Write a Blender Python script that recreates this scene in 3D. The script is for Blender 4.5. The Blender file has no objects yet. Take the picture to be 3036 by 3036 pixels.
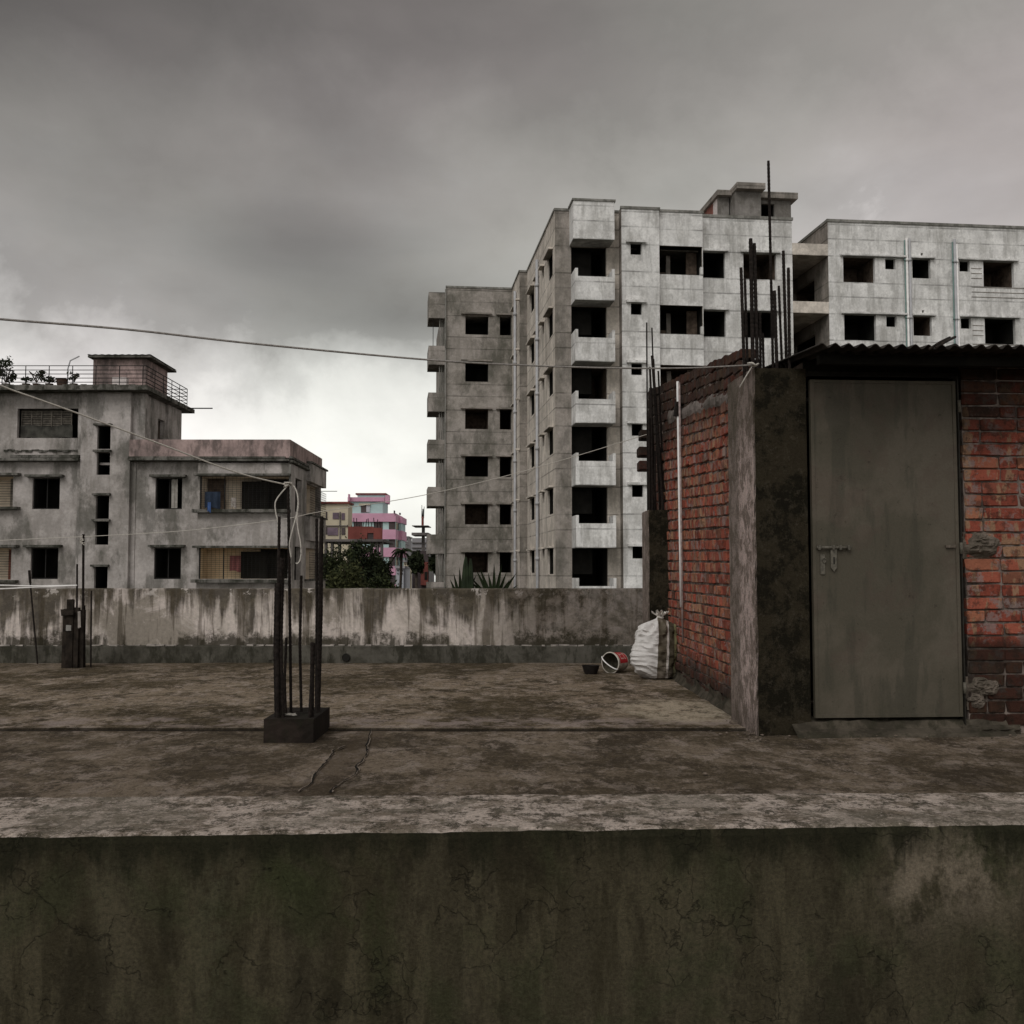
import bpy, bmesh, math, random
from mathutils import Vector, Matrix, noise as mnoise
random.seed(7)
SC = bpy.context.scene
COL = SC.collection
# ---------------------------------------------------------------- camera
EYE = 0.98                     # eye height above the neighbour's roof (z = 0)
FS = 3200.0                    # focal length in photo pixels (3036 wide)
PITCH = math.atan(184/FS)
cam_d = bpy.data.cameras.new('camera'); cam = bpy.data.objects.new('camera', cam_d)
COL.objects.link(cam); SC.camera = cam
cam.location = (0, 0, EYE); cam.rotation_euler = (math.pi/2+PITCH, 0, 0)
cam_d.sensor_width = 36; cam_d.lens = 36*FS/3036
cam_d.clip_start = 0.05; cam_d.clip_end = 3000
SC.render.resolution_x = 1024; SC.render.resolution_y = 1024
# ---------------------------------------------------------------- exposure
SC.view_settings.view_transform = 'Standard'; SC.view_settings.look = 'None'
SC.view_settings.exposure = 0.0; SC.view_settings.gamma = 1.0
SC.view_settings.use_curve_mapping = False
SC.render.engine = 'CYCLES'
SC.cycles.max_bounces = 5
# ---------------------------------------------------------------- sun (soft, through cloud)
SUN_EL, SUN_AZ = math.radians(42), math.radians(205)   # azimuth from +Y clockwise: behind the viewer, a little left
sd = bpy.data.lights.new('sun', 'SUN'); sun = bpy.data.objects.new('sun', sd); COL.objects.link(sun)
sd.energy = 1.5; sd.angle = math.radians(38); sd.color = (1.0, 0.98, 0.955)
sdir = Vector((math.sin(SUN_AZ)*math.cos(SUN_EL), math.cos(SUN_AZ)*math.cos(SUN_EL), math.sin(SUN_EL)))
sun.rotation_euler = sdir.to_track_quat('Z', 'Y').to_euler()
# ---------------------------------------------------------------- node helpers
class NT:
    def __init__(s, nt): s.nt = nt; s.n = nt.nodes; s.l = nt.links
    def put(s, sock, v):
        if v is None: return
        if isinstance(v, bpy.types.NodeSocket): s.l.new(v, sock)
        elif isinstance(v, (tuple, list)) and len(v) == 3 and sock.type == 'RGBA': sock.default_value = (*v, 1)
        else: sock.default_value = v
    def m(s, op, a, b=None, c=None, clamp=False):
        n = s.n.new('ShaderNodeMath'); n.operation = op; n.use_clamp = clamp
        s.put(n.inputs[0], a); s.put(n.inputs[1], b); s.put(n.inputs[2], c); return n.outputs[0]
    def mapv(s, vec, scale, loc=(0,0,0), rot=(0,0,0)):
        n = s.n.new('ShaderNodeMapping'); s.put(n.inputs[0], vec); n.inputs[1].default_value = loc
        n.inputs[2].default_value = rot; n.inputs[3].default_value = scale; return n.outputs[0]
    def noise(s, vec, scale, detail=5, rough=.55, dist=0.0):
        n = s.n.new('ShaderNodeTexNoise'); s.put(n.inputs['Vector'], vec); n.inputs['Scale'].default_value = scale
        n.inputs['Detail'].default_value = detail; n.inputs['Roughness'].default_value = rough
        n.inputs['Distortion'].default_value = dist; return n.outputs['Fac']
    def sm(s, v, lo, hi, a=0.0, b=1.0):
        n = s.n.new('ShaderNodeMapRange'); n.interpolation_type = 'SMOOTHSTEP'
        s.put(n.inputs[0], v); s.put(n.inputs[1], lo); s.put(n.inputs[2], hi); n.inputs[3].default_value = a; n.inputs[4].default_value = b
        return n.outputs[0]
    def mix(s, f, a, b, mode='MIX'):
        n = s.n.new('ShaderNodeMix'); n.data_type = 'RGBA'; n.blend_type = mode
        s.put(n.inputs[0], f); s.put(n.inputs[6], a); s.put(n.inputs[7], b); return n.outputs[2]
    def ramp(s, f, pts):
        n = s.n.new('ShaderNodeValToRGB'); s.put(n.inputs[0], f); e = n.color_ramp.elements
        while len(e) < len(pts): e.new(0.5)
        for i, (p, c) in enumerate(pts):
            e[i].position = p; e[i].color = (*(c if isinstance(c, tuple) else (c, c, c)), 1)
        return n.outputs[0]
    def pos(s):
        n = s.n.new('ShaderNodeNewGeometry'); return n.outputs['Position']
    def obj(s):
        n = s.n.new('ShaderNodeTexCoord'); return n.outputs['Object']
    def xyz(s, v):
        n = s.n.new('ShaderNodeSeparateXYZ'); s.put(n.inputs[0], v); return n.outputs
    def bump(s, h, strength=.3, dist=.02):
        n = s.n.new('ShaderNodeBump'); s.put(n.inputs['Height'], h)
        n.inputs['Strength'].default_value = strength; n.inputs['Distance'].default_value = dist; return n.outputs[0]
    def line(s, v, c, w):          # 1 within w of c
        return s.m('SUBTRACT', 1, s.sm(s.m('ABSOLUTE', s.m('SUBTRACT', v, c)), w*.5, w))
# ---------------------------------------------------------------- world: physical sky + overcast cloud deck
W = bpy.data.worlds.new('World'); SC.world = W; W.use_nodes = True
w = NT(W.node_tree); w.n.clear()
out = w.n.new('ShaderNodeOutputWorld')
sky = w.n.new('ShaderNodeTexSky'); sky.sky_type = 'NISHITA'; sky.sun_disc = False
sky.sun_elevation = SUN_EL; sky.sun_rotation = SUN_AZ
bg1 = w.n.new('ShaderNodeBackground'); w.l.new(sky.outputs[0], bg1.inputs[0]); bg1.inputs[1].default_value = 0.05
tc = w.n.new('ShaderNodeTexCoord'); g = tc.outputs['Generated']
X, Y, Z = w.xyz(g)
flat = w.mapv(g, (1.0, 1.0, 2.4))
n1 = w.noise(flat, 2.6, 6, .5, .35); n2 = w.noise(w.mapv(g, (1, 1, 1.25), (3, 1, 7)), 6.5, 10, .60, .15); n3 = w.noise(w.mapv(g, (1, 1, 1.3), (5, 2, 1)), 1.7, 3, .45)
nbig = w.sm(n1, .32, .68); nfine = w.sm(n2, .3, .7)
# height of the bright break under the cloud deck varies with the cloud edge
zz = w.m('ADD', Z, w.m('ADD', w.m('MULTIPLY', w.m('SUBTRACT', n2, .5), .36), w.m('MULTIPLY', w.m('SUBTRACT', n1, .5), .16)))
zz = w.m('SUBTRACT', zz, w.m('MULTIPLY', w.sm(X, -.02, .42), .012))
lum = w.ramp(zz, [(0.0, .95), (.165, .90), (.215, .68), (.25, .47), (.34, .37), (.44, .25), (.62, .20), (1.0, .23)])
cloud = w.m('MULTIPLY', w.m('ADD', .74, w.m('MULTIPLY', nbig, .38)), w.m('ADD', .90, w.m('MULTIPLY', nfine, .20)))
side = w.m('ADD', .93, w.m('MULTIPLY', w.sm(X, -.2, .4), .30))
# darker cloud mass, left of centre
def blob(dx, dz, sx, sz, k):
    a = w.m('DIVIDE', w.m('SUBTRACT', X, dx), sx); b = w.m('DIVIDE', w.m('SUBTRACT', Z, dz), sz)
    d = w.m('ADD', w.m('MULTIPLY', a, a), w.m('MULTIPLY', b, b))
    return w.m('MULTIPLY', w.m('EXPONENT', w.m('MULTIPLY', d, -1.0)), k)
shade = w.m('SUBTRACT', 1, w.m('ADD', blob(-.20, .285, .12, .05, .34), w.m('ADD', blob(-.09, .235, .12, .035, .34), blob(-.42, .46, .26, .10, .42))))
lum2 = w.m('MULTIPLY', w.m('MULTIPLY', lum, cloud), w.m('MULTIPLY', side, shade))
lum2 = w.m('ADD', lum2, w.m('MULTIPLY', w.sm(zz, .205, .08), .26))
hue = w.ramp(zz, [(0.0, (1.0, .995, .975)), (.2, (1.0, 1.0, .985)), (.35, (1.0, .972, .935)), (.6, (1.0, .965, .915))])
tint = w.mix(w.sm(n3, .38, .62), (.99, .99, .945), (1.0, .94, .94))
colr = w.mix(1.0, w.mix(1.0, hue, tint, 'MULTIPLY'), lum2, 'MULTIPLY')
below = w.sm(Z, -.02, 0.0)
colr = w.mix(below, (.06, .055, .05), colr)
bg2 = w.n.new('ShaderNodeBackground'); w.l.new(colr, bg2.inputs[0]); bg2.inputs[1].default_value = 1.0
ms = w.n.new('ShaderNodeMixShader'); ms.inputs[0].default_value = 0.96     # the cloud covers almost all of the blue
w.l.new(bg1.outputs[0], ms.inputs[1]); w.l.new(bg2.outputs[0], ms.inputs[2]); w.l.new(ms.outputs[0], out.inputs[0])
# ---------------------------------------------------------------- geometry helpers
CAMP = Vector((0, 0, EYE))
AX = Vector((0, math.cos(PITCH), math.sin(PITCH))); UPV = Vector((0, -math.sin(PITCH), math.cos(PITCH)))
def ray(sx, sy): return AX + Vector((1,0,0))*((sx-1518)/FS) + UPV*((1518-sy)/FS)
def at_y(sx, sy, y): d = ray(sx, sy); return CAMP + d*(y/d.y)
def at_z(sx, sy, z): d = ray(sx, sy); return CAMP + d*((z-EYE)/d.z)
class Frame:
    def __init__(s, x, y, yaw): s.o = Vector((x,y,0)); s.yaw = math.radians(yaw); s.e1 = Vector((math.cos(s.yaw), math.sin(s.yaw),0)); s.e2 = Vector((-math.sin(s.yaw), math.cos(s.yaw),0))
    def hb(s, p, b):           # hit plane b=const -> (a, z)
        d = ray(*p); t = (b-(CAMP-s.o).dot(s.e2))/d.dot(s.e2); q = CAMP+d*t-s.o; return q.dot(s.e1), q.z
    def ha(s, p, a):           # hit plane a=const -> (b, z)
        d = ray(*p); t = (a-(CAMP-s.o).dot(s.e1))/d.dot(s.e1); q = CAMP+d*t-s.o; return q.dot(s.e2), q.z
    def w(s, a, b, z): return s.o + s.e1*a + s.e2*b + Vector((0,0,z))
class M:
    def __init__(s): s.v = []; s.f = []; s.mi = []
    def quad(s, pts, mi=0): k = len(s.v); s.v += [tuple(p) for p in pts]; s.f.append(tuple(range(k, k+len(pts)))); s.mi.append(mi); return s
    def box(s, x0, x1, y0, y1, z0, z1, mi=0, j=0.0):
        k = len(s.v)
        for z in (z0, z1):
            for (x, y) in ((x0,y0),(x1,y0),(x1,y1),(x0,y1)):
                s.v.append((x+random.uniform(-j,j), y+random.uniform(-j,j), z+random.uniform(-j,j)))
        for f in ((0,3,2,1),(4,5,6,7),(0,1,5,4),(1,2,6,5),(2,3,7,6),(3,0,4,7)): s.f.append(tuple(k+i for i in f)); s.mi.append(mi)
        return s
    def prism(s, base, top, mi=0):   # two rings of the same length
        k = len(s.v); n = len(base); s.v += [tuple(p) for p in base]+[tuple(p) for p in top]
        for i in range(n): j = (i+1) % n; s.f.append((k+i, k+j, k+n+j, k+n+i)); s.mi.append(mi)
        s.f.append(tuple(k+i for i in reversed(range(n)))); s.f.append(tuple(k+n+i for i in range(n))); s.mi += [mi, mi]
        return s
    def tube(s, pts, r, n=6, mi=0, caps=True):
        pts = [Vector(p) for p in pts]; k = len(s.v); rr = r if isinstance(r, (list, tuple)) else [r]*len(pts)
        for i, p in enumerate(pts):
            t = (pts[min(i+1, len(pts)-1)]-pts[max(i-1, 0)]).normalized()
            u = t.cross(Vector((0,0,1))); u = u.normalized() if u.length > .05 else t.cross(Vector((0,1,0))).normalized(); v = t.cross(u)
            for q in range(n): an = 2*math.pi*q/n; s.v.append(tuple(p+(u*math.cos(an)+v*math.sin(an))*rr[i]))
        for i in range(len(pts)-1):
            for q in range(n):
                a = k+i*n+q; b = k+i*n+(q+1) % n; s.f.append((a, b, b+n, a+n)); s.mi.append(mi)
        if caps:
            s.f.append(tuple(k+q for q in reversed(range(n)))); s.f.append(tuple(k+(len(pts)-1)*n+q for q in range(n))); s.mi += [mi, mi]
        return s
    def sheet(s, fn, us, vs, holes=(), mi=0):   # grid in (u, v) with rectangular holes
        us = sorted(set(round(u,4) for u in list(us)+[h[i] for h in holes for i in (0,1)])); vs = sorted(set(round(v,4) for v in list(vs)+[h[i] for h in holes for i in (2,3)]))
        for i in range(len(us)-1):
            for j in range(len(vs)-1):
                cu, cv = (us[i]+us[i+1])/2, (vs[j]+vs[j+1])/2
                if any(h[0] < cu < h[1] and h[2] < cv < h[3] for h in holes): continue
                s.quad([fn(us[i],vs[j]), fn(us[i+1],vs[j]), fn(us[i+1],vs[j+1]), fn(us[i],vs[j+1])], mi)
        return s
    def mesh(s, name, mats, smooth=False):
        me = bpy.data.meshes.new(name); me.from_pydata(s.v, [], s.f)
        for m_ in (mats if isinstance(mats, (list, tuple)) else [mats]): me.materials.append(m_)
        me.polygons.foreach_set('material_index', s.mi)
        if smooth: me.polygons.foreach_set('use_smooth', [True]*len(s.f))
        me.update(); return me
def tag(o, label=None, cat=None, group=None, kind=None):
    if label: o['label'] = label
    if cat: o['category'] = cat
    if group: o['group'] = group
    if kind: o['kind'] = kind
    return o
def put(name, me, parent=None, loc=(0,0,0), bevel=0, rot=None):
    o = bpy.data.objects.new(name, me); COL.objects.link(o); o.parent = parent; o.location = loc
    if rot: o.rotation_euler = rot
    if bevel:
        b = o.modifiers.new('bevel', 'BEVEL'); b.width = bevel; b.segments = 2; b.limit_method = 'ANGLE'
    return o
def part(name, mb, mats, parent, loc=(0,0,0), smooth=False, bevel=0): return put(name, mb.mesh(name, mats, smooth), parent, loc, bevel)
def thing(name, label, cat, loc=(0,0,0), yaw=0.0, group=None):
    o = bpy.data.objects.new(name, None); COL.objects.link(o); o.location = loc; o.rotation_euler = (0,0,yaw); o.empty_display_size = .2
    return tag(o, label, cat, group)
# ---------------------------------------------------------------- materials
def new_mat(name):
    m = bpy.data.materials.new(name); m.use_nodes = True; t = NT(m.node_tree); b = t.n['Principled BSDF']; b.inputs['Specular IOR Level'].default_value = .12; return m, t, b
def plain(name, col, rough=.8, var=.25, scale=8, metal=0, bump=0, spec=.15):
    m, t, b = new_mat(name); p = t.pos(); n = t.noise(p, scale, 5, .6)
    t.put(b.inputs['Base Color'], t.mix(t.sm(n, .3, .7), tuple(c*(1-var) for c in col), tuple(min(1,c*(1+var)) for c in col)))
    b.inputs['Roughness'].default_value = rough; b.inputs['Metallic'].default_value = metal; b.inputs['Specular IOR Level'].default_value = spec
    if bump: t.put(b.inputs['Normal'], t.bump(n, bump, .01))
    return m
def concrete(name, light, dark, big=.35, streak=.5, fine=30, blot=.5, joints=None, mould=None, k=.6, bump=.35, rough=.92, sscale=1.6, bdist=.02, jw=.045):
    """cast concrete or plaster: soft blotches, vertical run marks, fine grain; optional joint lines at heights modulo 3 m"""
    m, t, b = new_mat(name); p = t.pos(); x, y, z = t.xyz(p)
    a = t.sm(t.noise(p, big, 9, .66, .3), .42, .58)
    st = t.sm(t.noise(t.mapv(p, (sscale*1.6, sscale*1.6, sscale*.2)), 1.0, 9, .68), .46, .62)
    fn = t.noise(p, fine, 4, .7); mid = t.noise(p, fine*.14, 6, .65)
    c = t.mix(t.m('MULTIPLY', a, blot), light, dark)
    c = t.mix(t.m('MULTIPLY', st, streak), c, dark)
    c = t.mix(t.sm(mid, .46, .62, 0, .4), c, tuple(min(1, v*1.35) for v in light))
    if mould: c = t.mix(t.m('MULTIPLY', t.sm(t.noise(t.mapv(p, (1, 1, .45), (4,7,2)), big*2.6, 10, .70), .47, .61), k), c, mould)
    if joints:
        zm = t.m('FLOORED_MODULO', t.m('ADD', t.m('ADD', t.m('DIVIDE', t.m('SUBTRACT', z, 2.3), 1.0208), 2.3), t.m('MULTIPLY', t.m('SUBTRACT', mid, .5), .03)), 3.0); ln = None
        for j in joints: q = t.line(zm, j, jw); ln = q if ln is None else t.m('MAXIMUM', ln, q)
        c = t.mix(t.m('MULTIPLY', ln, t.sm(t.noise(p, .9, 5, .6), .38, .60, .18, .62)), c, tuple(v*.35 for v in dark))
    c = t.mix(1.0, c, t.ramp(fn, [(.25, .80), (.75, 1.14)]), 'MULTIPLY')
    t.put(b.inputs['Base Color'], c); b.inputs['Roughness'].default_value = rough
    h = t.m('ADD', t.m('MULTIPLY', fn, .5), mid); t.put(b.inputs['Normal'], t.bump(h, bump, bdist))
    return m
JN = (.17, .92, 2.28)
m_pale = concrete('pale_plaster', (.74,.73,.71), (.37,.36,.34), .45, .62, 9, .30, JN, (.25,.24,.21), .30, .3, sscale=1.7)  # paler on the bay fronts: the light they catch put into the colour
m_side = concrete('warm_plaster', (.66,.60,.53), (.32,.285,.245), .4, .4, 9, .35, JN, (.12,.11,.09), .3, .3, sscale=1.1)
m_rear = concrete('shade_mould_plaster', (.38,.345,.315), (.17,.158,.132), .25, .40, 9, .7, JN, (.06,.062,.046), .55, .3, sscale=1.0)  # darker left wing: shade put into the plaster colour, along with mould
m_strip = concrete('shade_stain_plaster', (.34,.305,.275), (.17,.155,.13), .3, .5, 9, .6, JN, (.05,.05,.04), .45, .3, sscale=1.3)  # darker strips: shade put into the plaster colour, along with run stains
m_cap = concrete('coping', (.27,.26,.24), (.12,.12,.10), .8, .4, 9, .5, None, (.05,.05,.04), .5)
m_dark = plain('dark_room', (.016,.015,.013), .95, .3, 1.5)  # near-black: the darkness inside openings is put into the colour
m_room = plain('raw_brick_room', (.10,.075,.058), .95, .4, 4)
m_lb = concrete('weathered_render', (.44,.405,.385), (.20,.182,.16), .35, .5, 8, .5, None, (.06,.06,.046), .6, .35, sscale=.9)
m_lbtop = concrete('pinkish_render', (.40,.30,.28), (.115,.095,.088), .5, .5, 8, .5, None, (.05,.045,.04), .6, .3)
m_led = concrete('mouldy_ledge', (.17,.16,.145), (.04,.04,.03), 1.1, .4, 12, .8, None, (.02,.022,.015), .8)
m_iron = plain('black_iron', (.018,.017,.016), .7, .3, 20)
m_rust = plain('rusty_steel', (.016,.012,.010), .85, .55, 45, 0, .5)
m_pipe = plain('grey_pvc', (.42,.42,.43), .5, .12, 3)
m_white = plain('white_pvc', (.78,.76,.74), .45, .08, 6)
m_green = plain('green_pipe', (.16,.24,.22), .5, .15, 3)
m_cream = plain('cream_wall', (.64,.56,.46), .85, .15, 3)
m_rope = plain('pale_rope', (.50,.47,.42), .9, .15, 90)
# ================================================================ SETTING
GZ = -13.0
def flat_sheet(name, x0, x1, y0, y1, z, mat, n=1):
    mb = M(); mb.sheet(lambda u, v: (u, v, z), [x0+(x1-x0)*i/n for i in range(n+1)], [y0+(y1-y0)*i/n for i in range(n+1)])
    return tag(part(name, mb, mat, None), kind='structure')
m_ground = concrete('street_ground', (.09,.08,.06), (.035,.04,.022), .05, 0, 1.5, .9, None, (.03,.045,.018), .8)
flat_sheet('ground', -900, 900, -60, 1500, GZ, m_ground, 8)
# roof floor of the neighbouring building -------------------------------------
m, t, b = new_mat('mossy_roof_screed'); p = t.pos(); x, y, z = t.xyz(p)
b1 = t.noise(t.mapv(p, (1, .8, 1)), .9, 11, .70, .5); b2 = t.noise(t.mapv(p, (1,.7,1), (5,3,0)), 2.6, 12, .80, .3); b3 = t.noise(t.mapv(p, (1,.6,1), (2,9,0)), 6.5, 12, .82, .2); f1 = t.noise(p, 60, 5, .8); f2 = t.noise(t.mapv(p, (1,.6,1)), 24, 8, .85)
c = t.mix(t.sm(b1, .45, .56), (.135,.104,.062), (.36,.285,.205))
c = t.mix(t.m('MULTIPLY', t.sm(b2, .505, .565), .75), c, (.055,.042,.023))
c = t.mix(t.m('MULTIPLY', t.sm(b3, .51, .56), t.sm(b1, .42, .54, .3, .95)), c, (.52,.43,.355))
c = t.mix(t.m('MULTIPLY', t.sm(f2, .49, .43), .5), c, (.030,.024,.014))
c = t.mix(t.m('MULTIPLY', t.sm(f2, .54, .60), t.sm(b1, .38, .54, .25, .8)), c, (.42,.345,.28))
# pale worn band along the far side of the pour joint, and the bare patch by the shed
band = t.m('MULTIPLY', t.sm(t.m('ABSOLUTE', t.m('SUBTRACT', y, 7.12)), .34, .08), t.sm(t.noise(t.mapv(p, (.9,1,1), (1,4,0)), 4, 11, .78), .47, .56))
c = t.mix(t.m('MULTIPLY', band, .8), c, (.42,.345,.31))
dx = t.m('DIVIDE', t.m('SUBTRACT', x, 1.17), .42); dy = t.m('DIVIDE', t.m('SUBTRACT', y, 7.75), .75)
patch = t.m('MULTIPLY', t.sm(t.m('ADD', t.m('MULTIPLY', dx, dx), t.m('MULTIPLY', dy, dy)), 1.3, .2), t.sm(b3, .40, .54))
c = t.mix(t.m('MULTIPLY', patch, .95), c, (.62,.53,.40))
c = t.mix(t.m('MULTIPLY', t.m('MULTIPLY', t.sm(y, 6.79, 6.815), t.m('SUBTRACT', 1, t.sm(y, 6.842, 6.850))), .85), c, (.016,.013,.008))
wd = t.m('ADD', x, t.m('MULTIPLY', t.m('SUBTRACT', b3, .5), .10)); pc = t.m('ADD', -.885, t.m('MULTIPLY', t.m('SUBTRACT', y, 5.4), .012))
c = t.mix(t.m('MULTIPLY', t.m('MULTIPLY', t.sm(t.m('ABSOLUTE', t.m('SUBTRACT', wd, pc)), .100, .085), t.m('SUBTRACT', 1, t.sm(y, 6.78, 6.82))), .48), c, (.085,.060,.036))
c = t.mix(t.m('MULTIPLY', t.m('SUBTRACT', 1, t.sm(y, 6.815, 6.845)), .28), c, (.11,.085,.07))
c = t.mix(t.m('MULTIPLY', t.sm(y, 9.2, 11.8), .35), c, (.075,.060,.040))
c = t.mix(1.0, c, t.ramp(f1, [(.3,.6),(.7,1.4)]), 'MULTIPLY')
t.put(b.inputs['Base Color'], c); b.inputs['Roughness'].default_value = .92
t.put(b.inputs['Normal'], t.bump(t.m('ADD', f1, t.m('ADD', t.m('MULTIPLY', f2, 1.2), t.m('MULTIPLY', b3, 1.5))), .9, .02)); m_roof = m
def roof_part(name, y0, y1, z, nx=90, ny=50):
    mb = M()
    def fn(u, v): return (u, v, z+.006*mnoise.noise(Vector((u*1.3, v*1.3, 0)))+.003*mnoise.noise(Vector((u*5, v*5, 3)))-(.012 if v <= y0+.001 and z > .005 else 0))
    mb.sheet(fn, [-9+18*i/nx for i in range(nx+1)], [y0]+[y0+.010, y0+.016, y0+.03, y0+.055]+[y0+(y1-y0)*i/ny for i in range(1, ny+1)])
    return mb
mb = roof_part('roof', 2.75, 6.84, 0.0)
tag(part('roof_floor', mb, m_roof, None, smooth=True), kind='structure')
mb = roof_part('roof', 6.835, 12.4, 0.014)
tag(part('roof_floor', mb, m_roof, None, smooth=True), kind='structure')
mb = M().box(-9, 9, 2.95, 15.5, GZ, -.06)
tag(part('roof_slab', mb, m_rear, None), kind='structure')
# lower roof on which the viewer stands
flat_sheet('lower_roof', -9, 9, -6, 2.6, -.62, m_roof, 4)
# cracks in the screed: thin dark fissures with a lifted, pale edge
m_crack = plain('crack_shadow', (.012,.010,.008), 1, .2); m_lip = plain('crack_lip', (.22,.18,.145), .95, .35, 60)
def crack(pts, w, lipside):
    P3 = [at_z(sx, sy, .0) for sx, sy in pts]; fine = []
    for i in range(len(P3)-1):
        for q in range(5):
            r = P3[i].lerp(P3[i+1], q/5); r.x += random.uniform(-.006,.006); r.y += random.uniform(-.008,.008); fine.append(r)
    fine.append(P3[-1])
    a, l = M(), M()
    for i in range(len(fine)-1):
        p0, p1 = fine[i], fine[i+1]; ww = w*random.uniform(.4,1.3)
        for mb_, s0, s1, zz_ in ((a, 0, ww, .0085), (l, ww, ww+random.uniform(.0,.006), .0105)):
            mb_.quad([(p0.x+s0*lipside, p0.y, zz_), (p0.x+s1*lipside, p0.y, zz_), (p1.x+s1*lipside, p1.y, zz_), (p1.x+s0*lipside, p1.y, zz_)])
    c_ = tag(part('floor_crack', a, m_crack, None), kind='structure'); part('crack_edge', l, m_lip, c_)
crack([(1100,2165),(1085,2215),(1050,2240),(1090,2225)][:2]+[(1086,2240),(1055,2275),(1052,2300),(1000,2330),(975,2355)], .011, 1)
crack([(1030,2215),(990,2230),(985,2245),(955,2275),(925,2325),(890,2352)], .009, -1)
crack([(700,2090),(640,2120),(560,2155)], .012, 1)
# ================================================================ NEAR WALL
m, t, b = new_mat('mossy_wall'); p = t.pos(); x, y, z = t.xyz(p)
geo = t.n.new('ShaderNodeNewGeometry'); nz = t.xyz(geo.outputs['Normal'])[2]; up = t.sm(nz, .45, .8)
run = t.noise(t.mapv(p, (11, 11, 1.6)), 1.0, 10, .66, .2); bl = t.noise(p, 3.4, 10, .66, .4); fi = t.noise(p, 110, 6, .8); md = t.noise(p, 26, 9, .78); wr = t.noise(t.mapv(p, (5, 5, 1.1), (2,0,5)), 1.0, 9, .66, .3)
c = t.mix(t.sm(run, .45, .58), (.048,.041,.024), (.082,.071,.044))
c = t.mix(t.m('MULTIPLY', t.sm(wr, .46, .60), .5), c, (.082,.071,.046))
c = t.mix(t.m('MULTIPLY', t.sm(bl, .48, .60), .5), c, (.044,.050,.024))
c = t.mix(t.m('MULTIPLY', t.sm(t.noise(t.mapv(p, (4,4,2.2), (3,0,1)), 1.5, 10, .7), .50, .60), .5), c, (.018,.015,.009))
def gz_(cx, cz, sx_, sz_): a = t.m('DIVIDE', t.m('SUBTRACT', x, cx), sx_); b_ = t.m('DIVIDE', t.m('SUBTRACT', z, cz), sz_); return t.m('EXPONENT', t.m('MULTIPLY', t.m('ADD', t.m('MULTIPLY', a, a), t.m('MULTIPLY', b_, b_)), -1.0))
rg_ = t.sm(t.noise(t.mapv(p, (1,1,.7), (8,0,3)), 7, 10, .7), .40, .54)
c = t.mix(t.m('MULTIPLY', t.m('MULTIPLY', t.m('ADD', gz_(1.13,.24,.16,.11), t.m('MULTIPLY', gz_(.98,.20,.06,.10), .6)), rg_), .95), c, (.21,.175,.13))
c = t.mix(t.m('MULTIPLY', t.m('MULTIPLY', t.m('ADD', gz_(-.72,.15,.05,.30), gz_(-.98,.28,.03,.14)), t.sm(md, .40, .56)), .6), c, (.085,.082,.050))
c = t.mix(t.m('MULTIPLY', t.m('MULTIPLY', t.m('ADD', gz_(-.55,.26,.10,.08), gz_(-.35,.18,.22,.16)), t.sm(bl, .42, .54)), .45), c, (.038,.046,.018))
vor = t.n.new('ShaderNodeTexVoronoi'); vor.feature = 'DISTANCE_TO_EDGE'; vor.inputs['Scale'].default_value = 7.0
wv = t.n.new('ShaderNodeVectorMath'); wv.operation = 'ADD'; t.put(wv.inputs[0], p); nn = t.n.new('ShaderNodeTexNoise'); nn.inputs['Scale'].default_value = 12; nn.inputs['Detail'].default_value = 7
t.put(nn.inputs['Vector'], p); sc = t.n.new('ShaderNodeVectorMath'); sc.operation = 'SCALE'; t.put(sc.inputs[0], nn.outputs['Color']); sc.inputs['Scale'].default_value = .22
t.put(wv.inputs[1], sc.outputs[0]); t.put(vor.inputs['Vector'], wv.outputs[0])
crk = t.m('MULTIPLY', t.m('SUBTRACT', 1, t.sm(vor.outputs['Distance'], .004, .016)), t.sm(t.noise(p, 4.5, 5, .6), .50, .56))
c = t.mix(t.m('MULTIPLY', crk, .32), c, (.010,.009,.006))
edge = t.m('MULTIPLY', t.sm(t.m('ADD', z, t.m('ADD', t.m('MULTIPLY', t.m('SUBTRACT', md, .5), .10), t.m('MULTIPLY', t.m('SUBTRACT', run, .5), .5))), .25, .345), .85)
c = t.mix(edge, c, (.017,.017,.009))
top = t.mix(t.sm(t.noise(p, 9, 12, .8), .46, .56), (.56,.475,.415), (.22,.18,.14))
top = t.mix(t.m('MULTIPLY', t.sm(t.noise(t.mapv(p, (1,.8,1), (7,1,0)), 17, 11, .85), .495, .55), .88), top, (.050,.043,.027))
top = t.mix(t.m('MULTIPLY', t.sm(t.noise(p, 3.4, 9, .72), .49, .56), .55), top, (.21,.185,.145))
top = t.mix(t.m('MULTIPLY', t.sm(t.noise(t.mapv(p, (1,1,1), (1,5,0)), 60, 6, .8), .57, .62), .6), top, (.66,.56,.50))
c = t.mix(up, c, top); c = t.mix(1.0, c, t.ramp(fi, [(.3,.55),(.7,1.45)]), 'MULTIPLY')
t.put(b.inputs['Base Color'], c); b.inputs['Roughness'].default_value = .95
t.put(b.inputs['Normal'], t.bump(t.m('ADD', t.m('MULTIPLY', fi, .5), t.m('ADD', md, t.m('MULTIPLY', crk, -.8))), 1.0, .010)); m_near = m
TOPZ = .355
fl = at_z(0, 2479, TOPZ); fr = at_z(3036, 2441, TOPZ); bl_ = at_z(0, 2362, TOPZ); br_ = at_z(3036, 2347, TOPZ)
def yl(p0, p1, xx): return p0.y+(p1.y-p0.y)*(xx-p0.x)/(p1.x-p0.x)
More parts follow.
